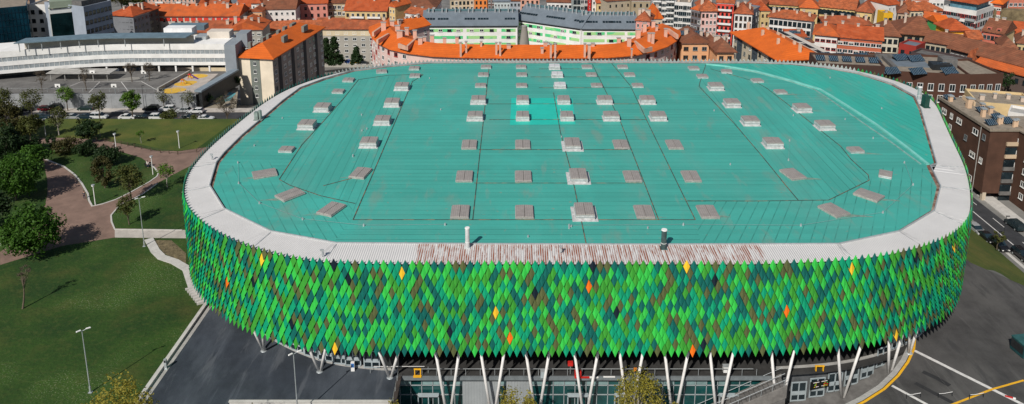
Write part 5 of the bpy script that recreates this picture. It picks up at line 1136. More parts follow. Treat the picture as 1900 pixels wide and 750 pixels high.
# ------------------------------------------------------------ CARS
CAR={}
def car_proto(kind,col):
    prof={'hatch':[(-2.0,.35),(-2.05,.75),(-1.95,1.0),(1.0,.98),(1.85,.80),(2.05,.6),(2.05,.32)],
          'sedan':[(-2.2,.35),(-2.25,.8),(-2.05,1.0),(1.1,.98),(2.05,.80),(2.2,.6),(2.2,.32)],
          'suv':[(-2.2,.42),(-2.25,.9),(-2.15,1.15),(1.1,1.12),(2.05,.98),(2.2,.7),(2.2,.4)],
          'van':[(-2.2,.40),(-2.25,.9),(-2.2,1.15),(1.3,1.12),(2.05,.92),(2.2,.65),(2.2,.38)]}[kind]
    cab={'hatch':[(-1.95,.98),(-1.55,1.45),(.15,1.48),(1.0,.97)],'sedan':[(-1.65,.98),(-1.0,1.42),(.2,1.44),(1.1,.97)],
         'suv':[(-2.15,1.13),(-1.85,1.72),(.2,1.75),(1.1,1.12)],'van':[(-2.2,1.13),(-2.1,1.78),(.55,1.80),(1.35,1.10)]}[kind]
    root=thing('parked_car','car','car')
    pm=mat('car_paint_%d_%d_%d'%tuple(int(c*255) for c in col),col,.28,.03,1,spec=.6,metal=.15)
    def loft(pr,w0,w1,mb,mi):   # w at bottom, w at top
        zmin=min(p[1] for p in pr); zmax=max(p[1] for p in pr); n=len(pr); P=[]
        for s in (-1,1):
            for x,z in pr:
                t=(z-zmin)/(zmax-zmin); wv=w0*(1-t)+w1*t; P.append((x,s*wv,z))
        mb.add(P,[tuple(range(n)),tuple(range(2*n-1,n-1,-1))]+[(i,n+i,n+(i+1)%n,(i+1)%n) for i in range(n)],mi)
    m_=MB(); loft(prof,.84,.86,m_,0); loft([(cab[1][0]-.02,cab[1][1]-.02),(cab[1][0]+.1,cab[1][1]+.05),(cab[2][0]-.1,cab[2][1]+.05),(cab[2][0]+.03,cab[2][1]-.02)],.70,.64,m_,0)
    b=m_.build('body',pm,root)
    bv=b.modifiers.new('b','BEVEL'); bv.width=.05; bv.segments=2; bv.limit_method='ANGLE'
    m_=MB(); loft(cab,.80,.68,m_,0); m_.build('windows',M_GLASS,root)
    m_=MB()
    for f in (.5,):
        x=cab[1][0]*(1-f)+cab[2][0]*f
        for s in (-1,1): m_.box((x,s*.745,(cab[0][1]+cab[1][1])/2),(.09,.06,cab[1][1]-cab[0][1]+.02))
    m_.build('pillar',pm,root)
    for x in (prof[0][0]+.78,prof[-1][0]-.82):
        for s in (-1,1):
            m_=MB(); m_.tube((0,-.11,0),(0,.11,0),.32,n=14); wh=m_.build('wheel',M_RUBBER,root); wh.location=(x,s*.78,.32)
            m_=MB(); m_.tube((0,s*.10,0),(0,s*.125,0),.19,n=10); m_.build('rim',M_STEEL,wh)
    for s in (-1,1):
        m_=MB(); m_.box((prof[-1][0]-.02,s*.62,.66),(.1,.34,.16)); m_.build('headlight',M_WHITE,root)
        m_=MB(); m_.box((prof[0][0]+.02,s*.66,.82),(.1,.26,.18)); m_.build('tail_light',M_RED,root)
    return root
WC=(.70,.70,.70); BK=(.012,.013,.016); SV=(.36,.37,.38); RD=(.16,.012,.018); DB=(.012,.03,.045); GR=(.08,.085,.09); DG=(.012,.03,.026)
cars=[('sedan',BK,45,208,-3.97,0,'dark car at the far kerb, farthest left in the street'),
('hatch',DB,77,222,-3.97,0,'dark blue car at the near kerb, leftmost of the near row beside the lawn'),
('hatch',RD,84,207,-3.97,0,'dark red car parked at the far kerb behind the dark blue one'),
('suv',BK,98,205,-3.97,180,'black car touching the dark red car at the far kerb'),
('sedan',SV,134,222,-3.97,0,'silver saloon at the near kerb between tree and dark saloon'),
('sedan',DB,158,222,-3.97,0,'dark blue saloon between the silver saloon and the white van'),
('van',WC,183,222,-3.97,0,'small white van at the near kerb behind the thin street tree'),
('sedan',DG,158,206,-3.97,180,'dark green saloon parked alone at the far kerb under the wall'),
('sedan',WC,235,222.5,-3.97,0,'white saloon at the near kerb in front of the bright green tree'),
('hatch',BK,264,223,-3.97,0,'black hatchback between two white cars at the near kerb'),
('suv',WC,292,223.5,-3.97,0,'white estate car at the near kerb left of the round bush'),
('suv',BK,279,207,-3.97,180,'large black car at the far kerb beside the bus shelter'),
('suv',WC,309,208,-3.97,180,'white car at the far kerb right of the large black one'),
('hatch',SV,339,210,-3.97,180,'silver hatchback between two white cars at the far kerb'),
('hatch',WC,363,211,-3.97,180,'white hatchback at the far kerb, last before the arena rim'),
('sedan',GR,347,223.5,-3.97,0,'dark grey car half hidden by the low bushes at the near kerb'),
('sedan',WC,380,225,-3.97,0,'low white car at the near kerb, nearest the bare tree'),
('hatch',SV,1814,433,-6.93,-88,'silver hatchback on the right-hand road, close to the green cladding'),
('sedan',BK,1834,448,-6.93,-88,'black saloon following the silver hatchback beside the grass slope'),
('suv',BK,1856,463,-6.93,-88,'black estate car next to the young tree on the right-hand road'),
('van',(.015,.03,.035),1885,425,-6.93,92,'dark van on the far side of the right-hand road'),
('suv',BK,1899,482,-6.93,-88,'black car cut by the right edge of the photo on the road'),
('hatch',(.02,.10,.45),648,118,-20,0,'bright blue car seen above the far left rim between the blocks'),
('hatch',(.7,.45,.03),658,119,-20,0,'yellow car seen above the far left rim beside the blue one'),
('hatch',BK,676,120,-20,0,'dark car right of the yellow one above the far left rim')]
protos={}
for kind,col,px,py,z,rz,lab in cars:
    key=(kind,col)
    if key not in protos: protos[key]=car_proto(kind,col); o=protos[key]
    else: o=copy_tree(protos[key])
    p=at(px,py,z); 
    if z<-15: z=-25.2; p=at(px,py,z)
    o.location=(p.x,p.y+.6,z); o.rotation_euler=(0,0,R(rz)); tag(o,lab,'car',None); o['group']='cars parked in the streets'
# ------------------------------------------------------------ LAMPS
def tall_lamp(px,py,h_,lab,z=0.02,rz=0):
    p=at(px,py,z); t=thing('street_lamp',lab,'street lamp',tuple(p),rz,'tall twin headed street lamps')
    m_=MB(); m_.tube((0,0,0),(0,0,h_),.09,.06,n=8); m_.build('pole',M_STEEL,t)
    m_=MB(); m_.tube((0,0,0),(0,0,.9),.14,.13,n=8); m_.box((0,0,.02),(.5,.5,.04)); m_.build('pole_base',M_STEEL,t)
    for dx,dy in ((.8,.5),(-.35,-.35)):
        m_=MB(); m_.tube((0,0,h_-.05),(dx*.6,dy*.6,h_+.12),.04,n=6); m_.build('arm',M_STEEL,t)
        m_=MB(); m_.box((dx*.8,dy*.8,h_+.16),(.62,.2,.1),rz=math.atan2(dy,dx),taper=.8); m_.build('lamp_head',M_WHITE,t)
tall_lamp(168,728,9.3,'tall twin headed lamp on the dark lower lawn, nearest bottom left')
tall_lamp(268,457,9.3,'tall twin headed lamp by the white footpath left of the arena')
tall_lamp(553,775,9.3,'tall twin headed lamp in front of the dark plaza and glass doors')
gl=None
for px,py,lab in [(177,380,'short white globe lamp on the island lawn beside the wide path'),(284,324,'short white globe lamp at the path fork beside the seated person'),(333,275,'short white globe lamp at the edge of the upper lawn nearest the arena'),(216,280,'short white globe lamp left of the path fork on the upper path'),(85,252,'short lamp among the dark trees on the upper lawn')]:
    p=at(px,py,.02)
    if gl is None:
        gl=thing('park_lamp',lab,'park lamp',tuple(p),0,'short white park lamps')
        m_=MB(); m_.tube((0,0,0),(0,0,3.9),.10,.08,n=8); m_.build('pole',M_WHITE,gl)
        m_=MB(); m_.sphere((0,0,4.1),.30,sz=.8); m_.build('lamp_globe',M_WHITE,gl,smooth=True)
        m_=MB(); m_.tube((0,0,4.3),(0,0,4.36),.36,.2,n=10); m_.build('lamp_cap',M_STEEL,gl)
    else:
        o=copy_tree(gl); o.location=p; o['label']=lab
for px,py,h_,lab,z in [(143*1.0+1715,462,7,'thin dark lamp post beside the right-hand road',-6.9),(270+70,215,6,'thin dark post before the retaining wall right of the bus shelter',-3.9),(268,203,7,'tall thin post standing at the bus shelter',-3.9)]:
    p=at(px,py,z); t=thing('lamp_post',lab,'lamp post',tuple(p),0,'thin dark posts'); m_=MB(); m_.tube((0,0,0),(0,0,h_),.07,.05,n=6); m_.build('pole',M_DARK,t); m_=MB(); m_.box((.3,0,h_),(.7,.2,.12)); m_.build('lamp_head',M_DARK,t)
# bollard-like post on the plaza kerb
p=at(308,684,.02); t=thing('ticket_post','grey square post on the kerb between lower lawn and dark plaza','post',tuple(p)); m_=MB(); m_.box((0,0,.75),(.35,.3,1.5)); m_.box((0,0,.04),(.6,.6,.08)); m_.build('post_body',M_STEEL,t); m_=MB(); m_.box((0,-.16,1.2),(.25,.03,.35)); m_.build('display',M_DARK,t)
# ------------------------------------------------------------ PERSON
def skin_obj(name,pts,edges,rad,m,parent,lv=2):
    me=bpy.data.meshes.new(name); me.from_pydata(pts,edges,[]); o=bpy.data.objects.new(name,me); COL.objects.link(o); o.parent=parent
    s=o.modifiers.new('skin','SKIN'); 
    for i,r in enumerate(rad): me.skin_vertices[0].data[i].radius=(r,r) if not isinstance(r,tuple) else r
    me.skin_vertices[0].data[0].use_root=True
    ss=o.modifiers.new('sub','SUBSURF'); ss.levels=lv; ss.render_levels=lv; me.materials.append(m)
    for p_ in me.polygons: p_.use_smooth=True
    return o
def ensure_skin(me):
    if not me.skin_vertices: me.attributes  # created by the modifier
def person(px,py,lab,shirt,trou,rz=0,z=.02,seated=False):
    p=at(px,py,z); t=thing('person',lab,'person',tuple(p),rz)
    sk=mat('skin_tone',(.45,.25,.17),.6,.1,3)
    if seated:
        body=[(0,0,.50),(0,0,.75),(0,-.02,1.05),(0,-.02,1.20),(0,-.02,1.33),(0,-.03,1.44),(.19,-.02,1.08),(.25,-.12,.85),(.20,-.34,.72),(-.19,-.02,1.08),(-.25,-.12,.85),(-.20,-.34,.72),(.10,-.02,.48),(.11,-.45,.50),(.11,-.47,.10),(.11,-.60,.05),(-.10,-.02,.48),(-.11,-.45,.50),(-.11,-.47,.10),(-.11,-.60,.05)]
    else:
        body=[(0,0,.92),(0,0,1.15),(0,0,1.38),(0,0,1.50),(0,-.01,1.62),(0,-.01,1.72),(.19,0,1.40),(.24,-.02,1.12),(.25,-.12,.86),(-.19,0,1.40),(-.24,-.02,1.12),(-.25,-.12,.86),(.10,0,.88),(.11,-.02,.48),(.11,.03,.08),(.11,-.12,.04),(-.10,0,.88),(-.11,-.08,.48),(-.11,-.05,.08),(-.11,-.2,.04)]
    E_=[(0,1),(1,2),(2,3),(3,4),(4,5),(2,6),(6,7),(7,8),(2,9),(9,10),(10,11),(0,12),(12,13),(13,14),(14,15),(0,16),(16,17),(17,18),(18,19)]
    rad=[.13,.12,.14,.055,.10,.085,.06,.045,.035,.06,.045,.035,.09,.06,.045,.04,.09,.06,.045,.04]
    skin_obj('body',body,E_,rad,sk,t)
    k=[0,1,2,6,7,9,10]; mp_={v:i for i,v in enumerate(k)}
    skin_obj('shirt',[body[i] for i in k],[(mp_[a],mp_[b]) for a,b in E_ if a in mp_ and b in mp_],[.145,.135,.155,.075,.065,.075,.065],shirt,t)
    k=[0,12,13,14,16,17,18]; mp_={v:i for i,v in enumerate(k)}
    skin_obj('trousers',[body[i] for i in k],[(mp_[a],mp_[b]) for a,b in E_ if a in mp_ and b in mp_],[.145,.105,.075,.058,.105,.075,.058],trou,t)
    m_=MB(); m_.sphere((body[5][0],body[5][1]+.025,body[5][2]+.01),.115); m_.build('hair',mat('dark_hair',(.03,.02,.015),.7,.2,5),t,smooth=True)
def skin_obj(name,pts,edges,rad,m,parent,lv=1):
    me=bpy.data.meshes.new(name); me.from_pydata(pts,edges,[]); o=bpy.data.objects.new(name,me); COL.objects.link(o); o.parent=parent
    s=o.modifiers.new('skin','SKIN')
    if not me.skin_vertices:
        bpy.context.view_layer.objects.active=o; o.select_set(True)
        try: bpy.ops.mesh.customdata_skin_add()
        except Exception: pass
        o.select_set(False)
    if me.skin_vertices:
        for i,r in enumerate(rad): me.skin_vertices[0].data[i].radius=(r,r)
        me.skin_vertices[0].data[0].use_root=True
    ss=o.modifiers.new('sub','SUBSURF'); ss.levels=lv; ss.render_levels=lv; me.materials.append(m); s.use_smooth_shade=True
    return o
person(274.5,310,'person in white top and dark trousers sitting by the short lamp at the path fork',M_WHITE,mat('navy_cloth',(.02,.025,.05),.8,.2,4),R(30),seated=True)
p=at(276,309.5,.02); t=thing('park_bench','small dark bench under the person in the white top','bench',tuple(p),R(30)); m_=MB(); m_.box((0,.05,.42),(1.6,.45,.06)); m_.build('seat',M_DARK,t); 
m_=MB(); m_.box((0,.30,.72),(1.6,.05,.4)); m_.build('backrest',M_DARK,t)
for x in (-.65,.65):
    m_=MB(); m_.box((x,.05,.2),(.08,.4,.4)); m_.build('leg',M_DARK,t)
person(157,369,'person in dark clothes standing at the kerb of the wide path near the short lamp',mat('grey_cloth',(.06,.07,.09),.8,.2,4),mat('navy_cloth',(.02,.02,.03)),R(200))
person(212,276,'person in pale top on the upper path beside the short lamp',mat('pale_cloth',(.5,.48,.45),.8,.2,4),mat('navy_cloth',(0,0,0)),R(90))
person(102,266,'person in white top walking on the path behind the dark shrubs',M_WHITE,mat('navy_cloth',(0,0,0)),R(90))
p=at(10,452,.02); t=thing('park_bench','pale bench at the left edge beside the big leafy tree','bench',tuple(p),R(70)); m_=MB(); m_.box((0,0,.45),(2.2,.5,.08)); m_.build('seat',M_CURB,t)
m_=MB(); m_.box((0,.25,.8),(2.2,.06,.5)); m_.build('backrest',M_CURB,t)
for x in (-.9,.9):
    m_=MB(); m_.box((x,0,.22),(.1,.45,.42)); m_.build('leg',M_CURB,t)
# fence along the upper path
p0=P2([(165,259),(225,268),(262,277),(298,284),(330,287),(365,283),(372,276)])
t=thing('path_fence','low dark wooden post fence along the lower edge of the upper lawn','fence',(p0[3][0],p0[3][1],0))
for i in range(len(p0)-1):
    a,b=Vector(p0[i]),Vector(p0[i+1]); k=max(1,int((b-a).length/2.2))
    m_=MB()
    for s_ in (.45,.8): m_.tube((a.x,a.y,s_),(b.x,b.y,s_),.035,n=4)
    m_.build('rail',mat('wood_rail',(.08,.055,.035),.8,.3,2),t,world=True)
    for j in range(k):
        q=a.lerp(b,j/k); m_=MB(); m_.box((q.x,q.y,.45),(.12,.12,.95)); m_.build('post',mat('wood_rail',(0,0,0)),t,world=True)
# ------------------------------------------------------------ right plaza furniture
p=at(1897,666,.03); t=thing('waste_skip','dark green ribbed metal container at the right edge of the plaza','container',tuple(p),R(8))
m_=MB(); m_.box((1.6,1.2,1.05),(3.2,2.4,2.0)); m_.build('tank',mat('skip_green',(.012,.05,.055),.5,.2,1),t)
for i in range(8):
    m_=MB(); m_.box((.2+i*.4,-.04,1.05),(.10,.08,2.0)); m_.build('rib',mat('skip_rib',(.03,.10,.10),.5,.2,1),t)
m_=MB(); m_.box((1.6,1.2,2.1),(3.3,2.5,.14)); m_.build('lid',mat('skip_rib',(0,0,0)),t)
m_=MB(); m_.box((-.02,1.2,1.2),(.08,2.2,1.2)); m_.build('side_grille',M_DARK,t)
for i,(x,y,lab) in enumerate([(1683,740,'white road barrier arm on the plaza, first from the arena'),(1742,738,'white bent barrier arm on the plaza, middle one'),(1800,740,'white road barrier arm on the plaza, nearest the right edge')]):
    p=at(x,y,.03); t=thing('barrier_arm',lab,'barrier',tuple(p),0,'white barrier arms lying on the plaza'); m_=MB(); m_.tube((-.1,0,.6),(.8,.2,.5),.03); m_.tube((.8,.2,.5),(1.9,.3,.65),.03); m_.build('arm',M_WHITE,t)
    for k_,(xx,yy) in enumerate(((-.1,0),(1.9,.3))):
        m_=MB(); m_.tube((xx,yy,0),(xx,yy,.65),.05); m_.build('post',M_DARK,t)
p=at(1872,737,.03); t=thing('road_marker','red and white rubber marker lying on the white line','marker',tuple(p),R(-25)); m_=MB(); m_.box((0,0,.05),(.9,.22,.1)); m_.build('rubber_strip',M_RED,t); m_=MB(); m_.box((.62,0,.05),(.3,.22,.1)); m_.build('white_end',M_WHITE,t)
# sign over the right-hand gates
p=atY(1520,724,97.0)
t=thing('direction_sign','black gate sign with coloured dots and two white arrows above the grey doors','sign',(p.x,p.y,p.z),R(14))
t.scale=(.72,.72,.72)
m_=MB(); m_.box((0,0,1.3),(4.2,.16,1.7)); m_.build('sign_board',mat('sign_black',(.008,.008,.008),.5,.1,1),t)
for x in (-1.8,1.8):
    m_=MB(); m_.box((x,.1,.3),(.1,.1,1.0)); m_.build('post',M_DARK,t)
m_=MB()
for x0,s_ in ((-.55,-1),(.55,1)):
    m_.box((x0,-.11,.95),(.5,.04,.09)); 
    m_.add([(x0+s_*.25,-.13,.78),(x0+s_*.25,-.13,1.12),(x0+s_*.45,-.13,.95)],[(0,1,2)] if s_<0 else [(0,2,1)])
m_.build('arrow',M_WHITE,t)
rn=random.Random(4)
for nm,c in (('green_dots',(.10,.55,.08)),('orange_dots',(.7,.25,.02)),('red_dots',(.6,.04,.02)),('yellow_dots',(.75,.6,.05))):
    m_=MB()
    for k_ in range(6):
        m_.box((rn.choice((-1,1))*rn.uniform(.8,1.8),-.11,rn.uniform(.75,1.7)),(.22,.04,.13))
    m_.build(nm,mat('sign_'+nm,c,.5,.05,1),t)
m_=MB(); m_.box((-.9,-.11,1.95),(1.3,.04,.12)); m_.box((.9,-.11,1.95),(1.3,.04,.12)); m_.build('white_heading',M_WHITE,t)
# things on the terrace
def small(name,lab,cat,px,py,z,parts):
    p=at(px,py,z); t=thing(name,lab,cat,tuple(p))
    for nm,m,bx in parts:
        m_=MB()
        for c,d in bx: m_.box(c,d)
        m_.build(nm,m,t)
small('yellow_barrier','yellow trestle barrier on the terrace under the left of the cladding','barrier',775,697,.02,[('trestle_top',M_YEL,[((0,0,1.0),(1.0,.15,.18))]),('trestle_leg',M_YEL,[((-.4,0,.5),(.12,.12,1.0)),((.4,0,.5),(.12,.12,1.0))]),('trestle_foot',M_YEL,[((0,-.3,.1),(1.1,.4,.12))])])
small('red_counter','red counter with red lamp shade on the terrace behind the centre columns','counter',1072,700,.02,[('counter_front',M_RED,[((.0,0,.5),(.9,.5,1.0))]),('lamp_shade',M_RED,[((-1.0,.6,1.7),(.7,.5,.5))]),('lamp_pole',M_STEEL,[((-1.0,.6,.8),(.06,.06,1.5))])])
small('red_mat','red and white striped strip lying at the terrace edge','mat',1098,701,.02,[('mat_red',M_RED,[((-.9,-.0,.06),(1.2,.3,.08))]),('mat_white',M_WHITE,[((.3,0,.06),(1.2,.3,.08)),((2.4,.1,.06),(1.6,.2,.08))])])
small('folded_parasol','grey standing waste bin on the terrace left of the red counter','bin',1007,700,.02,[('bin_body',M_DOOR,[((0,0,.5),(.6,.5,1.0))]),('bin_lid',M_STEEL,[((0,0,1.04),(.66,.56,.08))])])
small('terrace_sign','small orange notice by the terrace railing near the right columns','notice',1178,697,.02,[('notice_face',mat('orange_paint',(.7,.2,.02)),[((0,0,.95),(.4,.05,.6))]),('notice_post',M_STEEL,[((0,.05,.45),(.06,.06,.9))])])
small('yellow_tripod','yellow folded trestle on the terrace under the right of the cladding','barrier',1520,688,.02,[('trestle_top',M_YEL,[((0,0,.75),(1.3,.2,.15))]),('trestle_leg',M_YEL,[((-.5,0,.38),(.12,.3,.75)),((.5,0,.38),(.12,.3,.75))])])
small('white_planter','white box cabinet on the terrace near the right columns','cabinet',1348,690,.02,[('cabinet_body',M_WHITE,[((0,0,.5),(1.0,.6,.9))]),('cabinet_top',M_STEEL,[((0,0,.98),(1.1,.7,.06))])])
small('info_pillar','blue and white information pillar beside the glass doors','pillar',655,688,.02,[('pillar_body',M_WHITE,[((0,0,.7),(.5,.3,1.4))]),('pillar_face',mat('blue_paint',(.03,.14,.4),.5,.1,1),[((0,-.17,.95),(.4,.04,.6))])])
small('long_handrail','long white handrail rod on stands behind the first V columns','rail',700,695,.02,[('rod',M_WHITE,[((3.0,.3,1.05),(7,.05,.05))]),('stand',M_STEEL,[((-1,.3,.5),(.06,.06,1.0)),((7,.3,.5),(.06,.06,1.0))])])
# stairs on the right, from the terrace down
t=thing('outer_staircase','concrete stair with side walls descending beside the right-hand columns','staircase',(30,93,-6))
m_=MB()
for i in range(18): m_.box((37-i*.62,94.0,-.17-i*.32-1.5),(.62,2.2,3.0))
m_.build('steps',M_CONCD,t,world=True)
for y in (92.8,95.1):
    m_=MB(); P=[(37.4,y,.3),(25.8,y,-5.7),(25.8,y,-6.9),(37.4,y,-1.6)]; Q=[(a,b+.22,c) for a,b,c in P]
    m_.add(P+Q,[(0,1,2,3),(7,6,5,4),(0,4,5,1),(3,2,6,7),(0,3,7,4),(1,5,6,2)]); m_.build('side_wall',mat('stair_wall',(.17,.16,.15),.85,.25,.7),t,world=True)
m_=MB()
for y in (92.9,94,95.2): m_.tube((37.4,y,1.3),(25.8,y,-4.7),.035,n=5)
for i in range(8): m_.tube((37-i*1.5,92.9,-.1-i*.78),(37-i*1.5,92.9,1.1-i*.78),.03,n=5)
m_.build('handrail',M_STEEL,t,world=True)
m_=MB(); m_.box((-26,89.6,.25),(21,.3,.5)); wl_=thing('low_wall','low pale wall at the bottom edge of the dark plaza','wall',(-26,89.6,0)); m_.build('wall_face',M_CURB,wl_,world=True); m_=MB(); m_.box((-26,89.6,.54),(21.2,.42,.08)); m_.build('coping',M_CURB,wl_,world=True)
m_=MB(); m_.box((-15.35,87,-2.8),(.25,16,5.5)); m_.box((-15.0,87,.1),(.5,16,.12)); wl_=thing('forecourt_wall','dark retaining wall between the left plaza and the sunken forecourt','wall',(-15.4,88,-6)); m_.build('wall_face',mat('dark_cladding',(.05,.04,.035),.8,.3,.5),wl_,world=True)
m_=MB(); m_.tube((-15.2,80,1.0),(-15.2,94.8,1.0),.03,n=5)
for i in range(8): m_.tube((-15.2,80+i*2,0),(-15.2,80+i*2,1.0),.03,n=5)
m_.build('railing',M_STEEL,wl_,world=True)
# ------------------------------------------------------------ TREES
def leafmat(name,c1,c2,tr=.25):
    m=mat(name,c1,.6,.1,.55,col2=c2,ramp=(.3,.7),det=4,spec=.25); n,l=nodes_of(m); b=n['Principled BSDF']; out=n['Material Output']
    t=n.new('ShaderNodeBsdfTranslucent'); l.new(b.inputs['Base Color'].links[0].from_socket,t.inputs['Color']); mx=n.new('ShaderNodeMixShader'); mx.inputs[0].default_value=tr
    l.new(b.outputs[0],mx.inputs[1]); l.new(t.outputs[0],mx.inputs[2]); l.new(mx.outputs[0],out.inputs[0]); return m
L_GREEN=leafmat('leaf_green',(.026,.075,.007),(.065,.15,.015))
L_DARK=leafmat('leaf_dark',(.010,.026,.007),(.024,.050,.012),.15)
L_OLIVE=leafmat('leaf_olive',(.045,.060,.012),(.10,.105,.025))
L_YEL=leafmat('leaf_spring',(.19,.165,.020),(.36,.31,.05),.3)
L_RUST=leafmat('leaf_rust',(.036,.042,.012),(.085,.070,.02))
L_BRIGHT=leafmat('leaf_bright',(.055,.12,.012),(.11,.20,.022),.3)
M_BARK=mat('bark',(.11,.085,.06),.9,.3,3); M_BARKL=mat('pale_bark',(.34,.31,.27),.9,.2,3)
def tree(name,label,px,py,h_,cr,ch_,m,z=.0,n=2200,ls=.22,shape='round',base=None,trunk=None,loose=0.0,bark=None,clumps=34,cat='tree',lean=(0,0),group='trees around the arena'):
    p=at(px,py,z); rn=random.Random(int(px*7+py)); t=thing(name,label,cat,tuple(p),0,group)
    tr=trunk or h_*.022; bark=bark or M_BARK; ctop=h_; cb=h_-ch_; cz=(ctop+cb)/2
    m_=MB(); top=Vector((lean[0],lean[1],cb+ch_*.55)); pv=Vector((0,0,-.1)); r0=tr
    for k in range(5):
        f=(k+1)/5; q=Vector((top.x*f+rn.uniform(-.1,.1),top.y*f+rn.uniform(-.1,.1),top.z*f)); r1=tr*(1-.8*f); m_.tube(pv,q,r0,r1,n=7,cap=False); pv,r0=q,r1
    C=[]
    for k in range(clumps):
        for _ in range(20):
            a=rn.uniform(0,6.283); u=rn.uniform(-1,1); rr=rn.uniform(.35,1)**.6
            sx_=math.sqrt(1-u*u)
            if shape=='cone': zz=rn.random()**1.5; R_=cr*(1-zz)*.95+.15; c=Vector((R_*rr*math.cos(a),R_*rr*math.sin(a),cb+zz*ch_)); break
            if shape=='column': c=Vector((cr*rr*sx_*math.cos(a)*1.0,cr*rr*sx_*math.sin(a),cz+u*ch_*.47)); break
            c=Vector((cr*rr*sx_*math.cos(a)*.82,cr*rr*sx_*math.sin(a)*.82,cz+u*rr*ch_*.42)); break
        C.append(c+Vector((lean[0],lean[1],0)))
    for c in C[:16]:
        b0=Vector((lean[0]*.5,lean[1]*.5,cb*.75+rn.random()*(c.z-cb*.75)*.5)); mid=(b0+c)/2+Vector((0,0,-.1)); m_.tube(b0,mid,tr*.35,tr*.2,n=5,cap=False); m_.tube(mid,c,tr*.2,tr*.06,n=4,cap=False)
    m_.build('trunk',bark,t)
    if m is None:
        m2=MB()
        for c in C:
            for k in range(9):
                d=Vector((rn.gauss(0,1),rn.gauss(0,1),abs(rn.gauss(.6,.7)))).normalized()*rn.uniform(.5,1.3)*cr*.35; m2.tube(c,c+d,.035,.012,n=3,cap=False)
                for _ in range(2):
                    e=c+d*rn.uniform(.3,.9); m2.tube(e,e+Vector((rn.gauss(0,.3),rn.gauss(0,.3),rn.gauss(.3,.3)))*cr*.3,.02,.008,n=3,cap=False)
        m2.build('twigs',bark,t); return t
    per=max(6,n//clumps); vs=[];fs=[]
    for c in C:
        cs=cr*(.26 if shape!='cone' else .30)*rn.uniform(.75,1.25)*(1+loose)
        if shape=='column': cs*=1.15
        for k in range(per):
            d=Vector((rn.gauss(0,1),rn.gauss(0,1),rn.gauss(0,.8))); d=d.normalized()*cs*rn.random()**.45
            q=c+d; nn=(d.normalized()*.7+Vector((rn.gauss(0,.6),rn.gauss(0,.6),rn.gauss(.3,.6)))).normalized(); a=nn.orthogonal().normalized(); b=nn.cross(a); th=rn.uniform(0,6.28); a,b=a*math.cos(th)+b*math.sin(th),b*math.cos(th)-a*math.sin(th)
            s_=ls*rn.uniform(.6,1.35); k0=len(vs)
            vs+=[q-a*s_,q-b*s_*.55+nn*s_*.1,q+a*s_,q+b*s_*.55+nn*s_*.1]; fs.append((k0,k0+1,k0+2,k0+3))
    cm=MB(); cm.v=vs; cm.f=fs; cm.m=[0]*len(fs); cm.build('crown',m,t); return t
tree('leafy_tree','big round bright green tree casting a shadow over the lower end of the wide path',66,474,9.7,5.5,8.9,L_GREEN,n=7200,ls=.26,clumps=80)
tree('leafy_tree','broad dark green tree behind the big round one at the left edge',30,372,9.6,6.0,8.8,L_GREEN,n=6200,ls=.28,clumps=70)
tree('leafy_tree','dark shaded tree cut by the left edge between the two broad ones',-12,430,8.5,4.0,7.6,L_DARK,n=3000,ls=.28,clumps=40)
tree('evergreen_tree','very dark evergreen mass at the left edge beside the start of the path',12,300,8.6,5.6,8.0,L_DARK,n=3800,ls=.3,clumps=50)
tree('evergreen_tree','second dark evergreen right of the one at the left edge',52,292,5.0,3.4,4.6,L_DARK,n=2600,ls=.28,clumps=40)
tree('leafy_tree','shaded leafy tree between the evergreens and the start of the wide path',66,318,6.4,3.8,5.6,L_GREEN,n=3200,ls=.26,clumps=44)
tree('leafy_tree','dark leafy tree behind the evergreens at the edge of the upper lawn',58,262,6.8,3.2,5.6,L_OLIVE,n=2200,ls=.26,clumps=36)
tree('reddish_tree','tall rust green tree at the left edge of the upper lawn',18,262,10,4.2,8,L_RUST,n=2600,ls=.28,clumps=46,loose=.3)
tree('column_tree','narrow rust coloured tree on the upper lawn near the left edge',40,260,8.5,1.7,7.8,L_RUST,n=1800,ls=.24,shape='column',clumps=30)
tree('thin_tree','thin olive tree with pale trunk on the upper lawn',110,251,7.2,2.7,4.6,L_OLIVE,n=900,ls=.22,clumps=26,loose=.4,bark=M_BARKL)
tree('round_tree','small dark round tree standing on the path verge behind the shrubs',165,264,5.4,3.4,4.2,L_DARK,n=3000,ls=.24,clumps=44)
tree('shrub','wide dark shrub below the small dark round tree, leftmost of the shrub group',124,284,3.4,3.4,3.2,L_RUST,n=2600,ls=.22,clumps=36,cat='shrub',group='shrubs on the lawns')
tree('shrub','dark shrub in the middle of the shrub group on the island lawn',158,288,3.2,3.0,3.0,L_DARK,n=2400,ls=.22,clumps=36,cat='shrub',group='shrubs on the lawns')
tree('shrub','large dark shrub at the right end of the shrub group by the path',200,305,4.4,3.6,4.2,L_DARK,n=3200,ls=.24,clumps=44,cat='shrub',group='shrubs on the lawns')
tree('shrub','small black green shrub beside the left park lamp',97,275,3.6,1.3,3.5,L_DARK,n=900,ls=.2,clumps=18,cat='shrub',group='shrubs on the lawns')
tree('column_tree','reddish brown columnar tree on the island lawn',195,349,7.0,2.0,6.3,L_RUST,n=2600,ls=.22,shape='column',clumps=40)
tree('thin_tree','airy olive tree left of the tall lamp beside the path fork',243,372,8.2,3.2,6.0,L_OLIVE,n=1700,ls=.22,clumps=40,loose=.3)
tree('thin_tree','slender olive tree in front of the airy one beside the tall lamp',240,417,6.2,2.1,4.6,L_OLIVE,n=900,ls=.20,clumps=26,loose=.3)
tree('young_tree','young spring green tree on the lawn nearest the left rim of the arena',311,348,5.4,2.1,3.2,L_BRIGHT,n=520,ls=.20,clumps=24,loose=.4,bark=M_BARKL)
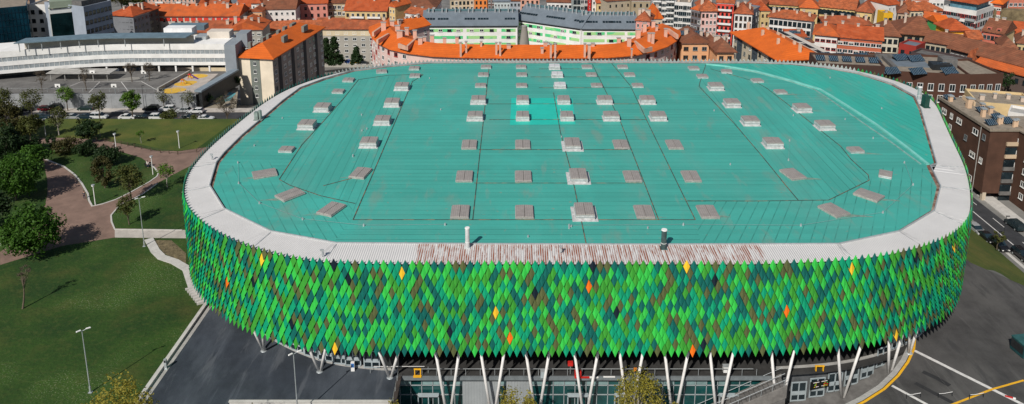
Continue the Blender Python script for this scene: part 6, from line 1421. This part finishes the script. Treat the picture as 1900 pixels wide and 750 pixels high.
tree('young_tree','tiny staked tree in the middle of the upper lawn',262,266,3.4,1.1,1.6,L_BRIGHT,n=300,ls=.16,clumps=10,bark=M_BARKL)
tree('young_tree','tiny staked tree on the upper lawn, left of the middle one',150,240,3.0,1.0,1.5,L_OLIVE,n=220,ls=.16,clumps=9,bark=M_BARKL)
tree('young_tree','small sparse tree on the upper lawn behind the small dark round tree',186,252,4.2,1.4,2.2,L_OLIVE,n=260,ls=.17,clumps=12,bark=M_BARKL)
tree('street_tree','bright green street tree at the kerb before the school yard wall',247,222,8.6,3.0,6.0,L_BRIGHT,z=-3.9,n=2600,ls=.24,clumps=42)
tree('street_tree','green street tree left of the bright one, behind the small white van',186,222,8.4,2.7,5.8,L_OLIVE,z=-3.9,n=1400,ls=.22,clumps=36,loose=.3)
tree('street_tree','leaning spring green street tree near the left basketball board',126,206,7.4,2.6,4.6,L_BRIGHT,z=-3.9,n=1100,ls=.22,clumps=30,loose=.3)
tree('street_tree','sparse olive street tree at the far kerb near the left edge',60,218,8.6,3.2,6.4,L_OLIVE,z=-3.9,n=1200,ls=.22,clumps=34,loose=.4)
tree('street_tree','yellow green street tree at the left edge of the street',4,220,9.5,3.6,7.0,L_OLIVE,z=-3.9,n=1800,ls=.24,clumps=36,loose=.3)
tree('street_tree','almost bare small tree right of the bus shelter',305,204,6,2.2,4,L_OLIVE,z=-3.9,n=260,ls=.2,clumps=20,loose=.4)
tree('street_tree','small green tree in front of the playground corner',350,206,6,2.4,4,L_OLIVE,z=-3.9,n=420,ls=.2,clumps=22,loose=.4)
tree('bare_tree','bare grey tree beside the rim in front of the blue court',422,228,8.6,3.2,6.6,None,z=-3.0,clumps=42)
for i,(x,y,h_) in enumerate([(78,168,6),(160,168,7),(245,152,6),(278,150,6)]):
    tree('bare_tree',['bare brown tree in the left corner of the school yard','bare brown tree near the left basketball board','bare twiggy tree in front of the school columns, left one','bare twiggy tree in front of the school columns, right one'][i],x,y,h_,2.2,h_*.7,None,z=0,clumps=20)
tree('bare_tree','thin leafless birch with pale trunk on the dark lower lawn',42,573,7.4,1.3,3.6,None,z=0,clumps=14,lean=(.5,1.2))
tree('shrub','round dark bush between the parked cars and the upper lawn',316,226,3.6,2.7,3.4,L_OLIVE,z=-2.2,n=1800,ls=.2,clumps=30,cat='shrub',group='shrubs on the lawns')
tree('shrub','low bush at the kerb right of the round bush',358,226,1.8,1.8,1.7,L_OLIVE,z=-2.2,n=700,ls=.18,clumps=16,cat='shrub',group='shrubs on the lawns')
# dark trees in the lower court, below the apartment block
tree('courtyard_tree','dark tree in the low yard between the covered ramp and the cream block',382,196,4.2,2.2,3.6,L_DARK,z=-3.9,n=900,ls=.24,clumps=20,group='trees between the town buildings')
tree('courtyard_tree','dark tree in the low yard against the wall of the cream block',436,163,4.6,2.2,4.0,L_DARK,z=-3.9,n=900,ls=.24,clumps=20,group='trees between the town buildings')
tree('courtyard_tree','small dark tree in the low yard in front of the blue court',410,200,3.6,1.6,2.8,L_DARK,z=-3.9,n=600,ls=.24,clumps=18,group='trees between the town buildings')
# conifers before the long grey block
for i,(x,y,hh,r) in enumerate([(592,112,10,2.6),(607,112,12,3.0),(622,112,12.5,3.4),(662,109,7,2.6),(777,104,5,2)]):
    y+=7; zz=-24.8; tree('conifer',['dark conifer left of the row before the long grey block','dark conifer in the middle of the row before the long grey block','tallest dark conifer right in the row before the long grey block','single small conifer before the windows of the long grey block','small conifer by the pink end wall of the curved block'][i],x,y,hh*.92,r*1.1,hh*.86,L_DARK,z=zz,n=3600,ls=.42,shape='cone',clumps=60,group='trees between the town buildings')
# trees behind the offices and on the rocky slope top right
for i,(x,y,zz,r,hh,m,lab) in enumerate([(226,14,-40,10,16,L_RUST,'brown green wood edge right of the office wing'),(243,18,-42,8,14,L_DARK,'dark tree between office wing and pink terrace'),(262,20,-42,6,11,L_OLIVE,'olive tree before the pink terrace'),(300,20,-42,6,9,L_DARK,'dark tree under the pink terrace'),(1895,30,-36,7,18,L_DARK,'dark tree on the ruined wall in the top right corner'),(1872,40,-36,6,9,L_OLIVE,'olive scrub at the foot of the ruined wall')]):
    tree('hillside_tree',lab,x,y,hh,r,hh*.9,m,z=zz,n=2400,ls=.5,clumps=46,group='trees between the town buildings')
tree('street_tree','small green tree beside the right end of the rust clad block',1866,170,6,2.6,4.8,L_DARK,z=-2,n=900,ls=.25,clumps=20,group='trees between the town buildings')
tree('young_tree','young dark tree on the grass slope beside the right-hand road',1850,462,4.4,1.3,3.2,L_OLIVE,z=-5.8,n=420,ls=.16,clumps=14)
# spring trees along the bottom edge
def spring(px,py,Y,zb,cr,lab,n=3600,chf=.8,ls=.15,loose=.25):
    top=atY(px,py,Y); h_=top.z-zb; pb=(top.x,top.y,zb)
    q=proj(pb); tree('spring_tree',lab,q[0],q[1],h_,cr,h_*chf,L_YEL,z=zb,n=n,ls=ls,clumps=60,loose=loose,bark=M_BARKL)
spring(213,702,70,0,4.3,'wide yellow green spring tree at the bottom left edge',n=6500,chf=.55)
spring(468,735,72,0,1.5,'tip of a yellow green spring tree at the bottom edge before the dark plaza',n=900)
spring(728,735,88,-6,1.3,'small spring tree top at the corner of the forecourt wall',n=700)
spring(948,713,88.5,-6,1.9,'spring tree before the forecourt facade, left one of the centre pair',n=1500)
spring(983,722,89,-6,1.5,'spring tree before the forecourt facade, right one of the centre pair',n=1100)
spring(1187,680,89.5,-6,3.4,'large airy spring tree before the forecourt facade right of centre',n=3800,loose=.35)
spring(1258,738,88,-6,1.2,'low spring tree tip beside the large airy one',n=500)
# town infill: small roofs & street walls behind, rocky wall top right
p=atY(1868,46,300); t=thing('ruined_wall','weathered brown stone retaining wall with ramp in the top right corner','wall',tuple(p))
m_=MB(); m_.box((10,4,-2),(26,4,14),rz=-.15); m_.build('wall_face',mat('ruin_stone',(.17,.13,.07),.9,.45,.4,bump=1,det=9),t); m_=MB(); m_.box((-6,-2,-2),(14,3,3),rz=.9,tilt=.1); m_.build('ramp',M_CONC,t)
